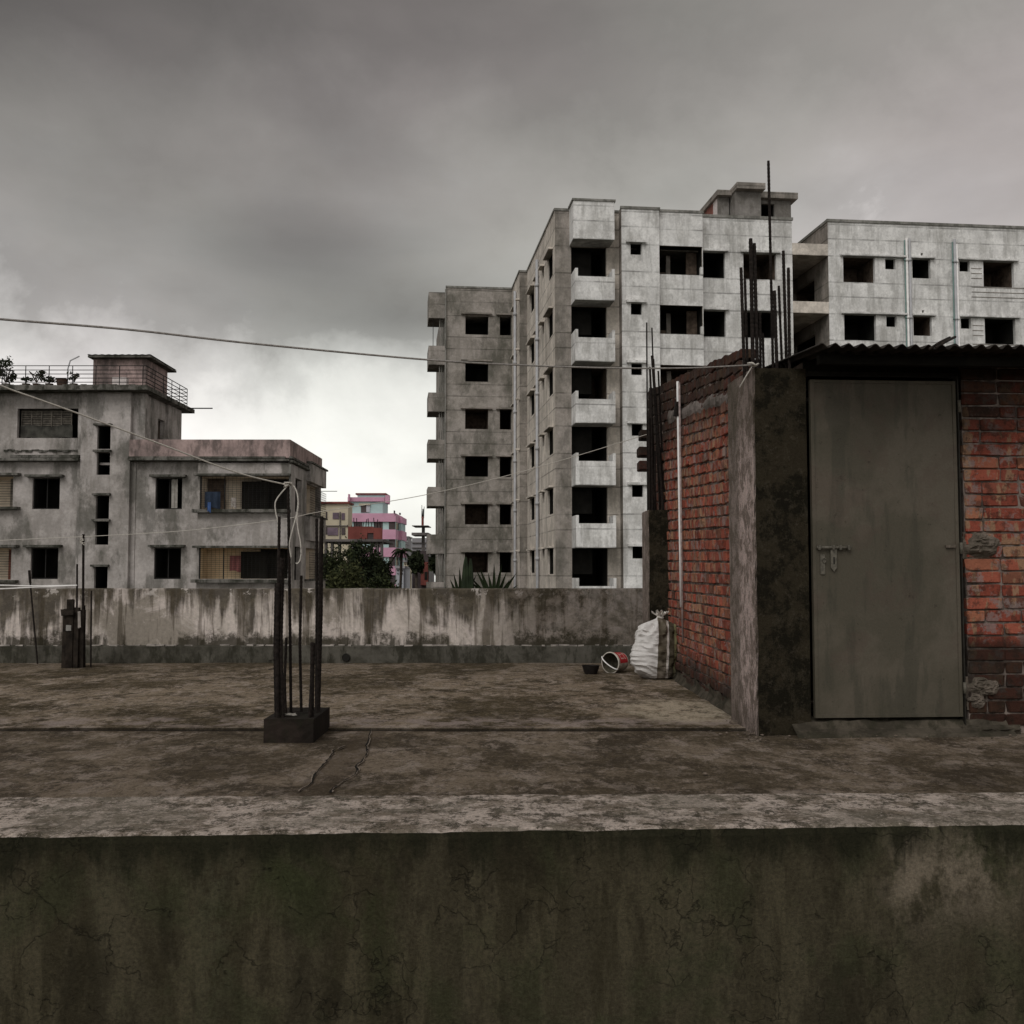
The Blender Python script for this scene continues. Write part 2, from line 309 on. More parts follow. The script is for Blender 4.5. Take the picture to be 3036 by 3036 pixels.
mb = M(); prof = [('f', -2.2), ('f', -.6), ('f', -.2)]+[('f', z_) for z_ in (0, .08, .16, .22, .27, .31, .335)]+[('c', 0)]+[('t', q/6) for q in range(7)]+[('b', .33), ('b', -.3)]
nxs = 420
def wfn(i, j):
    xx = -4.5+9*i/nxs; k, q = prof[int(j)]; yf, yb = yl(fl, fr, xx), yl(bl_, br_, xx)
    e = .007*mnoise.noise(Vector((xx*7, 1, 0)))+.005*mnoise.noise(Vector((xx*31, 2, 0)))
    if k == 'f': return (xx, yf+.004*mnoise.noise(Vector((xx*4, q*4, 0)))+(e*.7 if q > .3 else 0), q)
    if k == 'c': return (xx, yf+.004+e, TOPZ-.005+e*.4)
    if k == 't': s = q; return (xx, yf+.018+e*(1-s)+(yb-yf-.03)*s, TOPZ+.0035*mnoise.noise(Vector((xx*9, s*4, 5)))+(e*.3 if s == 0 else 0))
    return (xx, yb, q)
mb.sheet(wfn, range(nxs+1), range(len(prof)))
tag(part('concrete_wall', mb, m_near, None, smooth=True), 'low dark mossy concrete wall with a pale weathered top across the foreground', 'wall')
# ================================================================ FAR PARAPET
m, t, b = new_mat('stained_parapet'); p = t.pos(); x, y, z = t.xyz(p)
run = t.noise(t.mapv(p, (3.4, 3.4, .30)), 1.0, 8, .66, .2); run2 = t.noise(t.mapv(p, (9, 9, .5), (3,1,0)), 1.0, 7, .65); bl = t.noise(p, 1.1, 7, .62, .5); fi = t.noise(p, 26, 6, .72); fo = t.noise(p, 7, 8, .75)
bl2 = t.noise(t.mapv(p, (1,1,1.3), (5,5,5)), 2.4, 11, .72, .4)
c = t.mix(t.sm(bl, .44, .57), (.30,.265,.225), (.62,.55,.50))
c = t.mix(t.m('MULTIPLY', t.sm(bl2, .50, .58), .65), c, (.66,.58,.54))
drip = t.sm(t.m('ADD', z, t.m('ADD', t.m('MULTIPLY', t.m('SUBTRACT', run, .5), 2.4), t.m('MULTIPLY', t.m('SUBTRACT', bl, .5), 1.6))), .50, .80)
c = t.mix(t.m('MULTIPLY', drip, .88), c, t.mix(t.sm(fo, .46, .56), (.030,.024,.013), (.075,.062,.040)))
c = t.mix(t.m('MULTIPLY', t.sm(run2, .54, .60), .62), c, (.070,.055,.036))
c = t.mix(t.m('MULTIPLY', t.m('MULTIPLY', t.sm(z, .70, .78), t.sm(t.noise(t.mapv(p,(1,1,1),(2,2,9)), 5, 8, .7), .555, .59)), .8), c, (.55,.50,.46))
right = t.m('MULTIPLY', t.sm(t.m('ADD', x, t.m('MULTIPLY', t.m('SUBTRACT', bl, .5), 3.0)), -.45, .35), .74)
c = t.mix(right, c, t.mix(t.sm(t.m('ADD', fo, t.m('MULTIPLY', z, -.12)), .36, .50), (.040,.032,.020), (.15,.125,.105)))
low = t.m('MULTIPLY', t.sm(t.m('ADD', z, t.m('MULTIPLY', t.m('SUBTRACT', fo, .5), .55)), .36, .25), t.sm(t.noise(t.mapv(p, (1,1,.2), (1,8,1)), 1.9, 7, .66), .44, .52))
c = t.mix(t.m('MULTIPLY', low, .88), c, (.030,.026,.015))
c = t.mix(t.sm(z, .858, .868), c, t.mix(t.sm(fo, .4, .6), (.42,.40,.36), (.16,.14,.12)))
c = t.mix(1.0, c, t.ramp(fi, [(.25,.75),(.75,1.2)]), 'MULTIPLY')
t.put(b.inputs['Base Color'], c); b.inputs['Roughness'].default_value = .95; t.put(b.inputs['Normal'], t.bump(t.m('ADD', fi, fo), .5, .012)); m_para = m
pb = at_z(900, 1966, .014); PY = pb.y; PTOP = at_y(900, 1745, PY+.06).z
print('PARAPET', PY, PTOP)
mb = M(); nn_ = 160
def pfn(i, j):
    xx = -8.8+17.6*i/nn_; pr = [(.05,-.05),(.05,.3),(.05,.6),(.05,PTOP-.012),(.062,PTOP),(.18,PTOP+.002),(.185,PTOP-.01),(.185,-.5)][int(j)]
    return (xx, PY+pr[0]+.006*mnoise.noise(Vector((xx*2, pr[1]*3, 0))), pr[1]+(.004*mnoise.noise(Vector((xx*3.3, 0, 4))) if 0 < j < 7 else 0))
mb.sheet(pfn, range(nn_+1), range(8))
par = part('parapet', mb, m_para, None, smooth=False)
tag(par, 'low streaked and mouldy parapet wall at the far edge of the roof', 'wall')
m_skirt = concrete('grey_skirting', (.105,.098,.082), (.040,.037,.028), 2.5, .5, 20, .8, None, (.025,.024,.016), .75)
mb = M(); zt = at_y(900, 1914, PY).z
def sfn(i, j):
    xx = -8.8+17.6*i/nn_; zz_ = [-.02, zt*.5, zt-.012, zt+.004*mnoise.noise(Vector((xx*2.5,0,0))), zt][int(j)]; yy = [0, 0, 0, .02, .06][int(j)]
    return (xx, PY+yy+.01*mnoise.noise(Vector((xx*1.7, j, 0))), zz_)
mb.sheet(sfn, range(nn_+1), range(5)); part('skirting', mb, m_skirt, par)
m_lime = plain('lime_line', (.30,.27,.245), .95, .4, 12)
mb = M()
for i in range(150):      # broken lime line on top of the skirting
    x0 = -8+15*i/150+random.uniform(0,.03); l = random.uniform(.02,.12)
    if random.random() < .8: mb.box(x0, x0+l, PY-.004+random.uniform(0,.03), PY+.055, zt-.006, zt+random.uniform(.002,.012), j=.004)
tag(part('lime_crust', mb, m_lime, par), kind='stuff')
dh = at_z(1034, 1962, .014)
mb = M(); 
for q in range(14): a0, a1 = math.pi*2*q/14, math.pi*2*(q+1)/14; mb.quad([(.045*math.cos(a0), -.002, .045*math.sin(a0)), (.045*math.cos(a1), -.002, .045*math.sin(a1)), (.038*math.cos(a1), .02, .038*math.sin(a1)), (.038*math.cos(a0), .02, .038*math.sin(a0))])
mb.quad([(.04*math.cos(math.pi*2*q/14), -.003, .04*math.sin(math.pi*2*q/14)) for q in range(14)])
part('drain_hole', mb, m_dark, par, loc=(dh.x, PY-.012, .075))
# ================================================================ REBARS
def rebar_mesh(P, r, ribs=True, n=7):
    P = [Vector(q) for q in P]; L = sum((P[i+1]-P[i]).length for i in range(len(P)-1)); pts, rr = [], []
    for i in range(len(P)-1):
        k = max(2, int((P[i+1]-P[i]).length/(.013 if ribs else .2)))
        for q in range(k): pts.append(P[i].lerp(P[i+1], q/k)); rr.append(r*(1.0 if (len(pts) % 2 or not ribs) else 1.16))
    pts.append(P[-1]); rr.append(r); return M().tube(pts, rr, n)
# column stub in front ---------------------------------------------------------
c0 = at_z(781, 2203, 0); c1 = at_z(929, 2203, 0); bx = at_z(964, 2162, 0)
print('STUB', c0, c1, bx)
m_stub = concrete('dark_stub', (.030,.022,.018), (.012,.010,.008), 3, .3, 40, .7, None, (.02,.02,.012), .5)
SY = c0.y; SD = bx.y-SY
stub = thing('column_stub', 'short dark concrete column stub with tall starter bars standing on the roof', 'column stub', (c0.x, SY, 0))
mb = M(); W_, H_ = c1.x-c0.x, .137
mb.sheet(lambda u, v: (u*W_+.004*mnoise.noise(Vector((u*4,v*4,1))), 0+.005*mnoise.noise(Vector((u*5, v*5, 2))), v*H_), [i/8 for i in range(9)], [i/4 for i in range(5)])
mb.sheet(lambda u, v: (W_+.004*mnoise.noise(Vector((5,v*4,1))), u*SD, v*H_), [i/8 for i in range(9)], [i/4 for i in range(5)])
mb.sheet(lambda u, v: (0, u*SD, v*H_), [0, 1], [0, 1]); mb.sheet(lambda u, v: (u*W_, SD, v*H_), [0, 1], [0, 1])
mb.sheet(lambda u, v: (u*W_, v*SD, H_+(0 if u in (0,1) or v in (0,1) else .006*mnoise.noise(Vector((u*9,v*9,0))))), [i/8 for i in range(9)], [i/8 for i in range(9)])
part('footing', mb, m_stub, stub)
def c7(x_, y_): return (700+x_/2.1475, 1350+y_/2.1475)
bars = [ # top (crop), bottom (crop), depth into the stub, radius
 ((256,812),(256,1672),.10,.0100),((275,390),(272,1672),.07,.0085),((270,812),(266,1676),.06,.0100),((296,652),(290,1660),.12,.0125),((283,700),(300,1665),.08,.0100),
 ((320,1160),(317,1640),.26,.0080),((331,185),(350,1648),.20,.0085),((415,765),(416,1632),.34,.0085),((513,402),(510,1636),.40,.0085),
 ((546,388),(524,1630),.36,.0110),((541,420),(516,1632),.30,.0085),((484,1190),(466,1684),.07,.0095),((494,1195),(486,1680),.10,.0095)]
stub_tops = []
for tp, bt, dd, r in bars:
    Yb = SY+dd; B = at_y(*c7(*bt), Yb); T = at_y(*c7(*tp), Yb+random.uniform(-.02,.02)); B.z = H_-.02
    stub_tops.append(T); o0 = Vector((c0.x, SY, 0)); part('rebar', rebar_mesh([B-o0, (B+T)/2-o0+Vector((random.uniform(-.009,.009),random.uniform(-.01,.01),0)), T-o0], r), m_rust, stub)
KNOT1 = stub_tops[6]
mb = M()
for s in range(5): mb.tube([(random.uniform(-.04,.04), random.uniform(-.03,.03), .006+random.uniform(0,.014)) for q in range(5)], .0022, 5)
mb2 = M()
for q_ in (.42,.47): mb2.tube([(.012,.05,q_),(.045,.035,q_+.01),(.05,.10,q_),(.02,.11,q_-.005),(.012,.05,q_)], .0015, 4)
part('tie_wire', mb2, m_rust, stub)
kk = at_y(*c7(345,1665), SY+.12); part('tie_scrap', mb, m_rope, stub, loc=(kk.x-c0.x, kk.y-SY, H_), smooth=True)
# far left formwork bundle ------------------------------------------------------
def c8(x_, y_): return (x_/3.512, 1550+y_/3.512)
fb = at_z(*c8(770, 1515), .014); FY = fb.y
m_board = plain('dark_board', (.022,.017,.013), .9, .5, 14, 0, .5)
fw = thing('shuttered_column', 'dark boarded column stump with thin starter bars against the far parapet', 'column stub', (fb.x, FY, .014))
def fpt(x_, y_, dy=0): q = at_y(*c8(x_, y_), FY+dy); return Vector((q.x-fb.x, dy, q.z-.014))
for xa, xb, tz, dy in ((655,700,900,0),(700,765,800,-.02),(765,822,880,.0),(822,880,905,.03)):
    A, B = fpt(xa, tz, dy), fpt(xb, tz, dy); mb = M().box(A.x+.002, B.x-.002, dy, dy+.03, 0, A.z, j=.006); part('board', mb, m_board, fw)
A, B = fpt(655, 900), fpt(880, 900); mb = M().box(A.x+.02, B.x-.07, .035, .20, 0, A.z-.06, j=.008); part('core', mb, m_stub, fw)
A, B = fpt(640, 960, -.03), fpt(720, 880, -.03); part('batten', M().box(A.x, B.x+.06, -.045, -.022, A.z, A.z+.05, j=.01), m_board, fw)
A, B = fpt(690, 1125, -.03), fpt(740, 1065, -.03); part('patch', M().box(A.x, B.x, -.034, -.022, A.z, B.z, j=.003), m_cap, fw)
for tp, bt, dd, r in (((868,118),(862,1500),.08,.013),((803,430),(800,1400),.05,.010),((951,705),(945,1490),.10,.009),((880,860),(884,1400),.10,.009)):
    T, B = fpt(*tp, dd), fpt(*bt, dd); B.z = .0; part('rebar', rebar_mesh([B, T], r, False), m_rust, fw)
FTOP = fb+fpt(868,135,.08); 
mb = M()
for s in range(4): mb.tube([(random.uniform(-.03,.03), random.uniform(-.03,0), .07*q/4-.07+random.uniform(-.02,.02)) for q in range(5)], .005, 5)
kn = part('rope_knot', mb, m_rope, fw, loc=fpt(865,150,.08)); part('plastic_scrap', M().box(-.015,.015,-.01,.0,-.16,.0, j=.012), m_lime, fw, loc=fpt(832,930,-.02))
T, B = at_y(*c8(303,495), PY-.02), at_y(*c8(392,1440), PY-.10); B.z = .014
ro = thing('iron_rod', 'thin dark rod leaning on the far parapet, left of the boarded stump', 'rod', B); part('shaft', rebar_mesh([(0,0,0), T-B], .009, False), m_rust, ro)
part('end_sleeve', M().tube([(T-B)*.86, (T-B)*1.0], .014), m_rust, ro)
rg = at_z(*c8(440,1440), .014); mb = M()
for q in range(7): mb.sheet(lambda u, v, q=q: (.10*(u-.5)+.03*math.sin(q*2), -.05-.03*v+.02*math.cos(q), .02+.06*v*abs(math.sin(3*u+q))+.02*mnoise.noise(Vector((u*4,v*4,q)))), [i/5 for i in range(6)], [0,.3,.6,1])
tag(part('rag', mb, m_lime, None, loc=rg, smooth=True), 'crumpled pale rag on the roof at the foot of the leaning rod', 'rag')
# ================================================================ SHED
P0 = at_z(2246, 2183, 0); print('SHED', P0)
FF = Frame(P0.x, P0.y, 4.0)         # front face of the shed
SF = Frame(P0.x, P0.y, 0.4)         # side face
shed = thing('rooftop_shed', 'brick rooftop shed with grey metal door and corrugated sheet roof', 'shed', (P0.x, P0.y, 0))
def wf(a, b, z): return FF.w(a, b, z)-P0
def ws(a, b, z): return SF.w(a, b, z)-P0
# brick material ----------------------------------------------------------------
def brick_mat(name, dark_hi=None, dark_lo=None, soot=(.022,.018,.014), sat=1.0):
    m, t, b = new_mat(name); p = t.pos(); x, y, z = t.xyz(p)
    oi = t.n.new('ShaderNodeObjectInfo'); g = t.n.new('ShaderNodeNewGeometry')
    r = t.m('FRACT', t.m('ADD', oi.outputs['Random'], g.outputs['Random Per Island']))
    c = t.ramp(r, [(0, (.28,.070,.042)), (.25, (.42,.100,.060)), (.5, (.47,.130,.075)), (.68, (.32,.088,.056)), (.82, (.52,.20,.105)), (.93, (.15,.060,.042)), (1, (.42,.19,.125))])
    n = t.noise(t.mapv(p, (5, 5, 1.6)), 2.3, 5, .6); c = t.mix(t.sm(n, .54, .58), c, (.42,.23,.13))
    n2 = t.noise(p, 14, 7, .7); c = t.mix(t.m('MULTIPLY', t.sm(n2, .50, .58), .6), c, (.075,.038,.026))
    n3 = t.noise(p, 9, 9, .75); c = t.mix(t.m('MULTIPLY', t.sm(n3, .525, .57), .7), c, (.33,.25,.215))
    n4 = t.noise(p, 3.0, 7, .65)
    if sat < 1: c = t.mix(1.0, c, (sat, sat*1.06, sat*1.16), 'MULTIPLY')
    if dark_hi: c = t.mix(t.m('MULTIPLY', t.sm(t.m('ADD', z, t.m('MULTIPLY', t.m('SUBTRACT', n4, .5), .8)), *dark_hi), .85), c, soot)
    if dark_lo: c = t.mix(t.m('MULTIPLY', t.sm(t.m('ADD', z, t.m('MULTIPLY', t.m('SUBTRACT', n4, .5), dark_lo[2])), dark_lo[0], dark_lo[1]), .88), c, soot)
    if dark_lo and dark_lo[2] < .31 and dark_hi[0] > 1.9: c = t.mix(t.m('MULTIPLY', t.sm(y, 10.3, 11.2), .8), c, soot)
    c = t.mix(1.0, c, t.ramp(t.noise(p, 70, 4, .7), [(.25,.78),(.75,1.2)]), 'MULTIPLY')
    t.put(b.inputs['Base Color'], c); b.inputs['Roughness'].default_value = .9
    t.put(b.inputs['Normal'], t.bump(t.m('ADD', n2, t.noise(p, 60, 4, .7)), .7, .008)); return m
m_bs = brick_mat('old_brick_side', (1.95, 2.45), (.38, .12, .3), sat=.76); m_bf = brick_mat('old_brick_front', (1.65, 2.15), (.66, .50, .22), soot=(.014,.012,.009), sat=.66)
m_mort = concrete('dark_mortar', (.24,.195,.17), (.022,.018,.013), 4, .2, 40, .8, None, (.02,.018,.014), .6)
m_smear = concrete('mortar_smear', (.24,.205,.19), (.10,.088,.075), 3, .3, 30, .7, None, (.05,.045,.035), .6)
def brick_variant(seed):
    random.seed(seed); bm = bmesh.new(); bmesh.ops.create_cube(bm, size=1)
    for v in bm.verts: v.co += Vector([random.uniform(-.05,.05) for _ in range(3)])
    bmesh.ops.bevel(bm, geom=bm.edges[:]+bm.verts[:], offset=.07, segments=1, affect='EDGES', profile=.5)
    me = bpy.data.meshes.new('brick'); bm.to_mesh(me); bm.free(); me.materials.append(None); return me
bvar = [brick_variant(s) for s in range(7)]
def var_with(mat):
    r = []
    for v in bvar: c = v.copy(); c.materials[0] = mat; r.append(c)
    return r
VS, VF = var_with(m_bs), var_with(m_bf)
random.seed(11)
# side wall ---------------------------------------------------------------------
T0 = .56; WALLA = .055                     # start of the brickwork behind the front pillar; its set-back
T1 = SF.ha((1922, 1700), WALLA)[0]; T1 = min(T1, 5.6); print('side wall', T0, T1)
def zw(t_, z): return z+.068*(t_-T0)*max(0, z-.85)
ch = .0795; items = []
row = 0; z = .03
while z < 2.56:
    tt = T0+random.uniform(-.1,0); rl = row % 2
    while tt < T1:
        L = random.choice([.235,.235,.115,.24,.12]) if rl == 0 else random.choice([.115,.12,.235,.115,.23])
        a_, e_ = max(tt, T0+.002), min(tt+L, T1+(random.uniform(-.12,.03) if tt+L > T1 else 0))
        if e_-a_ > .04: items.append((a_+.006, e_-.006, z, row))
        tt += L+random.uniform(.0,.006)
    row += 1; z += ch
def top_ok(t_, z):      # ragged top of the wall
    return z < 2.43+.03*mnoise.noise(Vector((t_*2, 0, 0)))+(.06 if t_ < 1.2 else 0)
items = [i for i in items if top_ok(i[0], i[2])]
sized = []
for a_, e_, z, r_ in items:
    q = SF.w(WALLA, (a_+e_)/2, zw((a_+e_)/2, z+.035)); hid = (a_ > 4.0)
    px = (e_-a_)/q.y*(abs(q.x)/q.y)*FS; sized.append((px*(0.2 if hid else 1), a_, e_, z))
sized.sort(reverse=True)
NSIDE = 215; rest = M()
for i, (px, a_, e_, z) in enumerate(sized):
    tm = (a_+e_)/2; zc = zw(tm, z+.034); out_ = random.uniform(-.007,.006)-(.012 if random.random() < .06 else 0); h = .067*(1+.06*(tm-T0)*(1 if z > .85 else 0))+random.uniform(-.003,.003)
    c_ = ws(WALLA+.05+out_, tm, zc)
    if i < NSIDE:
        o = put('brick', VS[i % 7], shed, c_, rot=(random.uniform(-.012,.012), random.uniform(-.02,.02), SF.yaw+random.uniform(-.015,.015))); o.scale = (.11, e_-a_, h)
    else:
        mm = Matrix.Translation(c_) @ Matrix.Rotation(SF.yaw, 4, 'Z') @ Matrix.Diagonal((.11, e_-a_, h, 1)); k = len(rest.v); v_ = bvar[i % 7]
        rest.v += [tuple(mm @ q.co) for q in v_.vertices]; rest.f += [tuple(k+j for j in pl.vertices) for pl in v_.polygons]; rest.mi += [0]*len(v_.polygons)
tag(part('brick', rest, m_bs, shed), kind='stuff')
# mortar bed behind the bricks (a solid wall, its top following the courses)
mb = M(); tn = [T0+(T1-T0-.02)*i/30 for i in range(31)]; zn = [0,.3,.6,.9,1.2,1.5,1.8,2.1,2.42]
def msf(a_): return lambda u, v: ws(a_+.004*mnoise.noise(Vector((u*9,v*9,0))), u, zw(u, v)+(.03*mnoise.noise(Vector((u*3,0,8))) if v > 2.2 else 0))
mb.sheet(msf(WALLA+.009), tn, zn); mb.sheet(msf(WALLA+.12), tn, zn)
mb.sheet(lambda u, v: ws(WALLA+.009+v*.111, u, zw(u, 2.42)+.03*mnoise.noise(Vector((u*3,0,8)))), tn, [0,1]); mb.sheet(lambda u, v: ws(WALLA+.009+u*.111, T1-.02, zw(T1, v)), [0,1], zn)
part('mortar', mb, m_mort, shed)
# smear of plaster and fillet at the foot of the side wall
mb = M(); us = [T0-.05+i*.06 for i in range(int((T1-T0)/.06))]
mb.sheet(lambda u, v: ws(WALLA-.045*(1-v)**2-.004+.014*mnoise.noise(Vector((u*5,v*3,2))), u, .10*v*(1+.5*mnoise.noise(Vector((u*3,0,1))))+.008), us, [i/6 for i in range(7)])
m_fil = concrete('mossy_fillet', (.085,.072,.055), (.035,.03,.022), 4, .1, 40, .8, None, (.03,.028,.018), .7); part('fillet', mb, m_fil, shed, smooth=True)
mb = M(); us = [T0+.02+i*.04 for i in range(80)]
mb.sheet(lambda u, v: ws(WALLA-.004-.012*math.sin(math.pi*v)+.008*mnoise.noise(Vector((u*8,v*5,4))), u, zw(u, 2.15+.09*v+.025*mnoise.noise(Vector((u*2.3,v,9))))), us, [i/5 for i in range(6)])
part('mortar_band', mb, m_smear, shed, smooth=True)
# front pillar --------------------------------------------------------------------
m, t, b = new_mat('pillar_concrete'); p = t.pos(); x, y, z = t.xyz(p); gg = t.n.new('ShaderNodeNewGeometry'); nx = t.xyz(gg.outputs['Normal'])[0]
st = t.noise(t.mapv(p, (11, 11, 7.0), (0,0,0)), 1.0, 11, .80, .3); bl = t.noise(p, 4.5, 11, .74); fi = t.noise(p, 90, 6, .8); md = t.noise(p, 19, 10, .8)
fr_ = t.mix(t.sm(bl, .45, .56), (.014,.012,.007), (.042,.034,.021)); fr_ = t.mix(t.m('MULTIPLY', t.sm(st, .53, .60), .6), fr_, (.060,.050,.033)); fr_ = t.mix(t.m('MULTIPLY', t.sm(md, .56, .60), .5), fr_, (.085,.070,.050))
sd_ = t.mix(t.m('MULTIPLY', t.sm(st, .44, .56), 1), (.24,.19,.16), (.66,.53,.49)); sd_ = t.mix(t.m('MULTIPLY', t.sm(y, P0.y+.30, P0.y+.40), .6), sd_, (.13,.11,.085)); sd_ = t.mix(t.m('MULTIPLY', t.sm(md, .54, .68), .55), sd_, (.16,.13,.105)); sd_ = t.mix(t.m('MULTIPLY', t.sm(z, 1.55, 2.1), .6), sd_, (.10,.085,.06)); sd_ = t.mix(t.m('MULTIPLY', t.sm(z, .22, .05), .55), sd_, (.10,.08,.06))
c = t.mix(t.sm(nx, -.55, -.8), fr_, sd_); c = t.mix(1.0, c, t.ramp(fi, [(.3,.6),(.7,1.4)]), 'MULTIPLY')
t.put(b.inputs['Base Color'], c); b.inputs['Roughness'].default_value = .93; t.put(b.inputs['Normal'], t.bump(t.m('ADD', fi, t.m('MULTIPLY', md, 1.6)), 1.0, .016)); m_pil = m
PA = FF.hb((2398, 1700), 0)[0]; PH = FF.hb((2300, 1092), 0)[1]; print('pillar', PA, PH)
def rough_pillar(fn, w_, d_, h_, nu=10, nz=56, seed=0):   # left and front faces with broken arrises
    mb = M(); R = lambda *a: mnoise.noise(Vector(a)+Vector((seed*7.1,0,0)))
    zs = [h_*i/nz for i in range(nz+1)]
    L_ = lambda k, n_, edge: .006*R(k*6, n_*5, 1)
    ce = lambda z_: .006+.007*abs(R(0, z_*9, 3))+.012*max(0, R(2, z_*3, 5))
    ring = []
    for z_ in zs:
        e = ce(z_); w2 = .0035
        pts = [(0+w2*R(z_*14, q, 2), e+(d_-e)*(1-q/nu)) for q in range(nu+1)]+[(e, 0)]+[(e+(w_-e)*q/nu, w2*R(z_*14, q, 7)) for q in range(1, nu+1)]+[(w_, d_)]
        ring.append([fn(a_, b_, z_+(.008*R(a_*20, b_*20, 0) if z_ == h_ else 0)) for a_, b_ in pts])
    n_ = len(ring[0])
    for i in range(nz):
        for j in range(n_): k = (j+1) % n_; mb.quad([ring[i][j], ring[i][k], ring[i+1][k], ring[i+1][j]])
    mb.quad(ring[-1]); return mb
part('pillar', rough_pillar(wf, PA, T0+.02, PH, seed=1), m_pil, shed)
# back pillar ----------------------------------------------------------------------
BP = at_z(1921, 2013, .014); bY = 10.45; q0 = at_y(1921, 1512, bY); q1 = at_y(1981, 1512, bY); q2 = at_y(1899, 1520, bY+.5)
BPx0, BPx1, BPz = q0.x, q1.x, q0.z; print('backpillar', q0, q1, q2, BP)
ob = Vector((P0.x, P0.y, 0))
part('pillar', rough_pillar(lambda a_, b_, z_: Vector((BPx0+a_, bY+b_, z_))-ob, BPx1-BPx0+.06, .48, BPz, seed=5), m_pil, shed)
mb = M().box(BPx1+.0, BPx1+.05, bY-.06, bY+.02, .0, BPz-.1, j=.006); part('form_board', mb, m_board, shed, loc=-ob)
# right-hand front wall ------------------------------------------------------------
RA = FF.hb((2862, 1700), 0)[0]; print('RA', RA)
zr = FF.hb((2950, 1238), 0)[1]  # a bed joint
random.seed(5); row = 0; z = zr-26*ch; rest = M(); nfb = 0
while z < .0: z += ch
while z < 2.28:
    a_ = RA+random.uniform(0,.008)
    while a_ < RA+2.15:
        L = random.choice([.235,.24,.12,.235]) if a_ > RA+.02 or row % 2 else random.choice([.12,.235]); 
        c_ = wf(a_+L/2, .05+random.uniform(-.005,.005), z+.035)
        if a_ > RA+.62:
            mm = Matrix.Translation(c_) @ Matrix.Rotation(FF.yaw+math.pi/2, 4, 'Z') @ Matrix.Diagonal((.11, L-.012, .0705, 1)); k = len(rest.v); v_ = bvar[random.randrange(7)]
            rest.v += [tuple(mm @ q.co) for q in v_.vertices]; rest.f += [tuple(k+j for j in pl.vertices) for pl in v_.polygons]; rest.mi += [0]*len(v_.polygons); a_ += L; continue
        nfb += 1; o = put('brick', VF[random.randrange(7)], shed, c_, rot=(random.uniform(-.01,.01), random.uniform(-.008,.008), FF.yaw+math.pi/2+random.uniform(-.01,.01))); o.scale = (.11, L-.012, .0705+random.uniform(-.003,.002))
        a_ += L
    row += 1; z += ch
print('front bricks', nfb); tag(part('brick', rest, m_bf, shed), kind='stuff')
mb = M().prism([wf(RA+.006,.010,0), wf(RA+2.2,.010,0), wf(RA+2.2,.125,0), wf(RA+.006,.125,0)], [wf(RA+.006,.010,2.32), wf(RA+2.2,.010,2.32), wf(RA+2.2,.125,2.32), wf(RA+.006,.125,2.32)]); part('mortar', mb, m_mort, shed)
def lump(name, a0, a1, z0, z1, seed, mat, n=16, th=.045, b0=.0):
    mb = M()
    def fn(u, v):
        du, dv = (u-.5)*2, (v-.5)*2; r = math.sqrt(du*du+dv*dv); rag = 1+.35*mnoise.noise(Vector((math.atan2(dv,du)*1.3+seed, r, seed)))
        bulge = max(0, 1-(r/rag)**3)
        return wf(a0+(a1-a0)*(u+.04*mnoise.noise(Vector((v*6,u*6,seed)))), b0-.004+.012*(1-bulge)-th*bulge*(.55+.9*abs(mnoise.noise(Vector((u*5,v*5,seed))))+.3*mnoise.noise(Vector((u*14,v*14,seed)))), z0+(z1-z0)*(v+.04*mnoise.noise(Vector((v*6,u*6,seed+3)))))
    mb.sheet(fn, [i/n for i in range(n+1)], [i/n for i in range(n+1)]); return part(name, mb, mat, shed)
fz = lambda x_, y_: FF.hb((2780+x_/2.9727, 1600+y_/2.9727), 0)
m_lump = concrete('grey_mortar_lump', (.16,.132,.108), (.055,.046,.034), 8, .1, 60, .7, None, (.05,.045,.03), .4)
A, B = fz(228, 170), fz(560, -65); lump('mortar_lump', A[0], B[0], A[1], B[1], 1, m_lump)
A, B = fz(255, 1400), fz(570, 1205); lump('mortar_lump', A[0], B[0]-.02, A[1], B[1], 2, m_lump)
A, B = fz(262, 1500), fz(425, 1330); lump('mortar_lump', A[0], B[0], A[1], B[1], 3, m_lump)
A, B = fz(190, 1800), fz(700, 1690); lump('mortar_lump', A[0], B[0], -.01, .06, 4, m_fil, b0=-.05)
# step and rubble under the door
mb = M(); us = [PA-.12+i*.05 for i in range(int((RA-PA+.45)/.05))]
mb.sheet(lambda u, v: wf(u, [-.13,-.10,-.03,.0,.10,.14][int(v)]+.018*mnoise.noise(Vector((u*6,v,3))), [-.01,.022,.045,.085,.10,.10][int(v)]*(1+.3*mnoise.noise(Vector((u*7,v,0))))), us, range(6))
part('threshold', mb, m_fil, shed)
# door ------------------------------------------------------------------------------
m_door = None
m, t, b = new_mat('olive_steel'); p = t.pos(); n = t.noise(p, 1.7, 5, .6, .4); n2 = t.noise(t.mapv(p, (7,7,1.2)), 1, 6, .6); fi = t.noise(p, 90, 3, .6)
c = t.mix(t.sm(n, .42, .58), (.078,.069,.051), (.103,.089,.068)); c = t.mix(t.m('MULTIPLY', t.sm(n2, .51, .60), .45), c, (.044,.043,.032)); c = t.mix(t.m('MULTIPLY', t.sm(t.noise(p, 3.4, 9, .7), .52, .60), .35), c, (.080,.058,.046)); c = t.mix(t.m('MULTIPLY', t.sm(t.m('ADD', z, t.m('MULTIPLY', t.m('SUBTRACT', n2, .5), .5)), .20, .12), .5), c, (.075,.045,.028)); c = t.mix(t.m('MULTIPLY', t.sm(t.noise(p, 22, 9, .8), .60, .64), .5), c, (.028,.022,.015))
c = t.mix(1.0, c, t.ramp(fi, [(.25,.9),(.75,1.08)]), 'MULTIPLY')
t.put(b.inputs['Base Color'], c); b.inputs['Roughness'].default_value = .55; t.put(b.inputs['Normal'], t.bump(t.m('ADD', n, t.m('MULTIPLY', fi, .06)), .18, .05)); m_door = m
DB = -.012
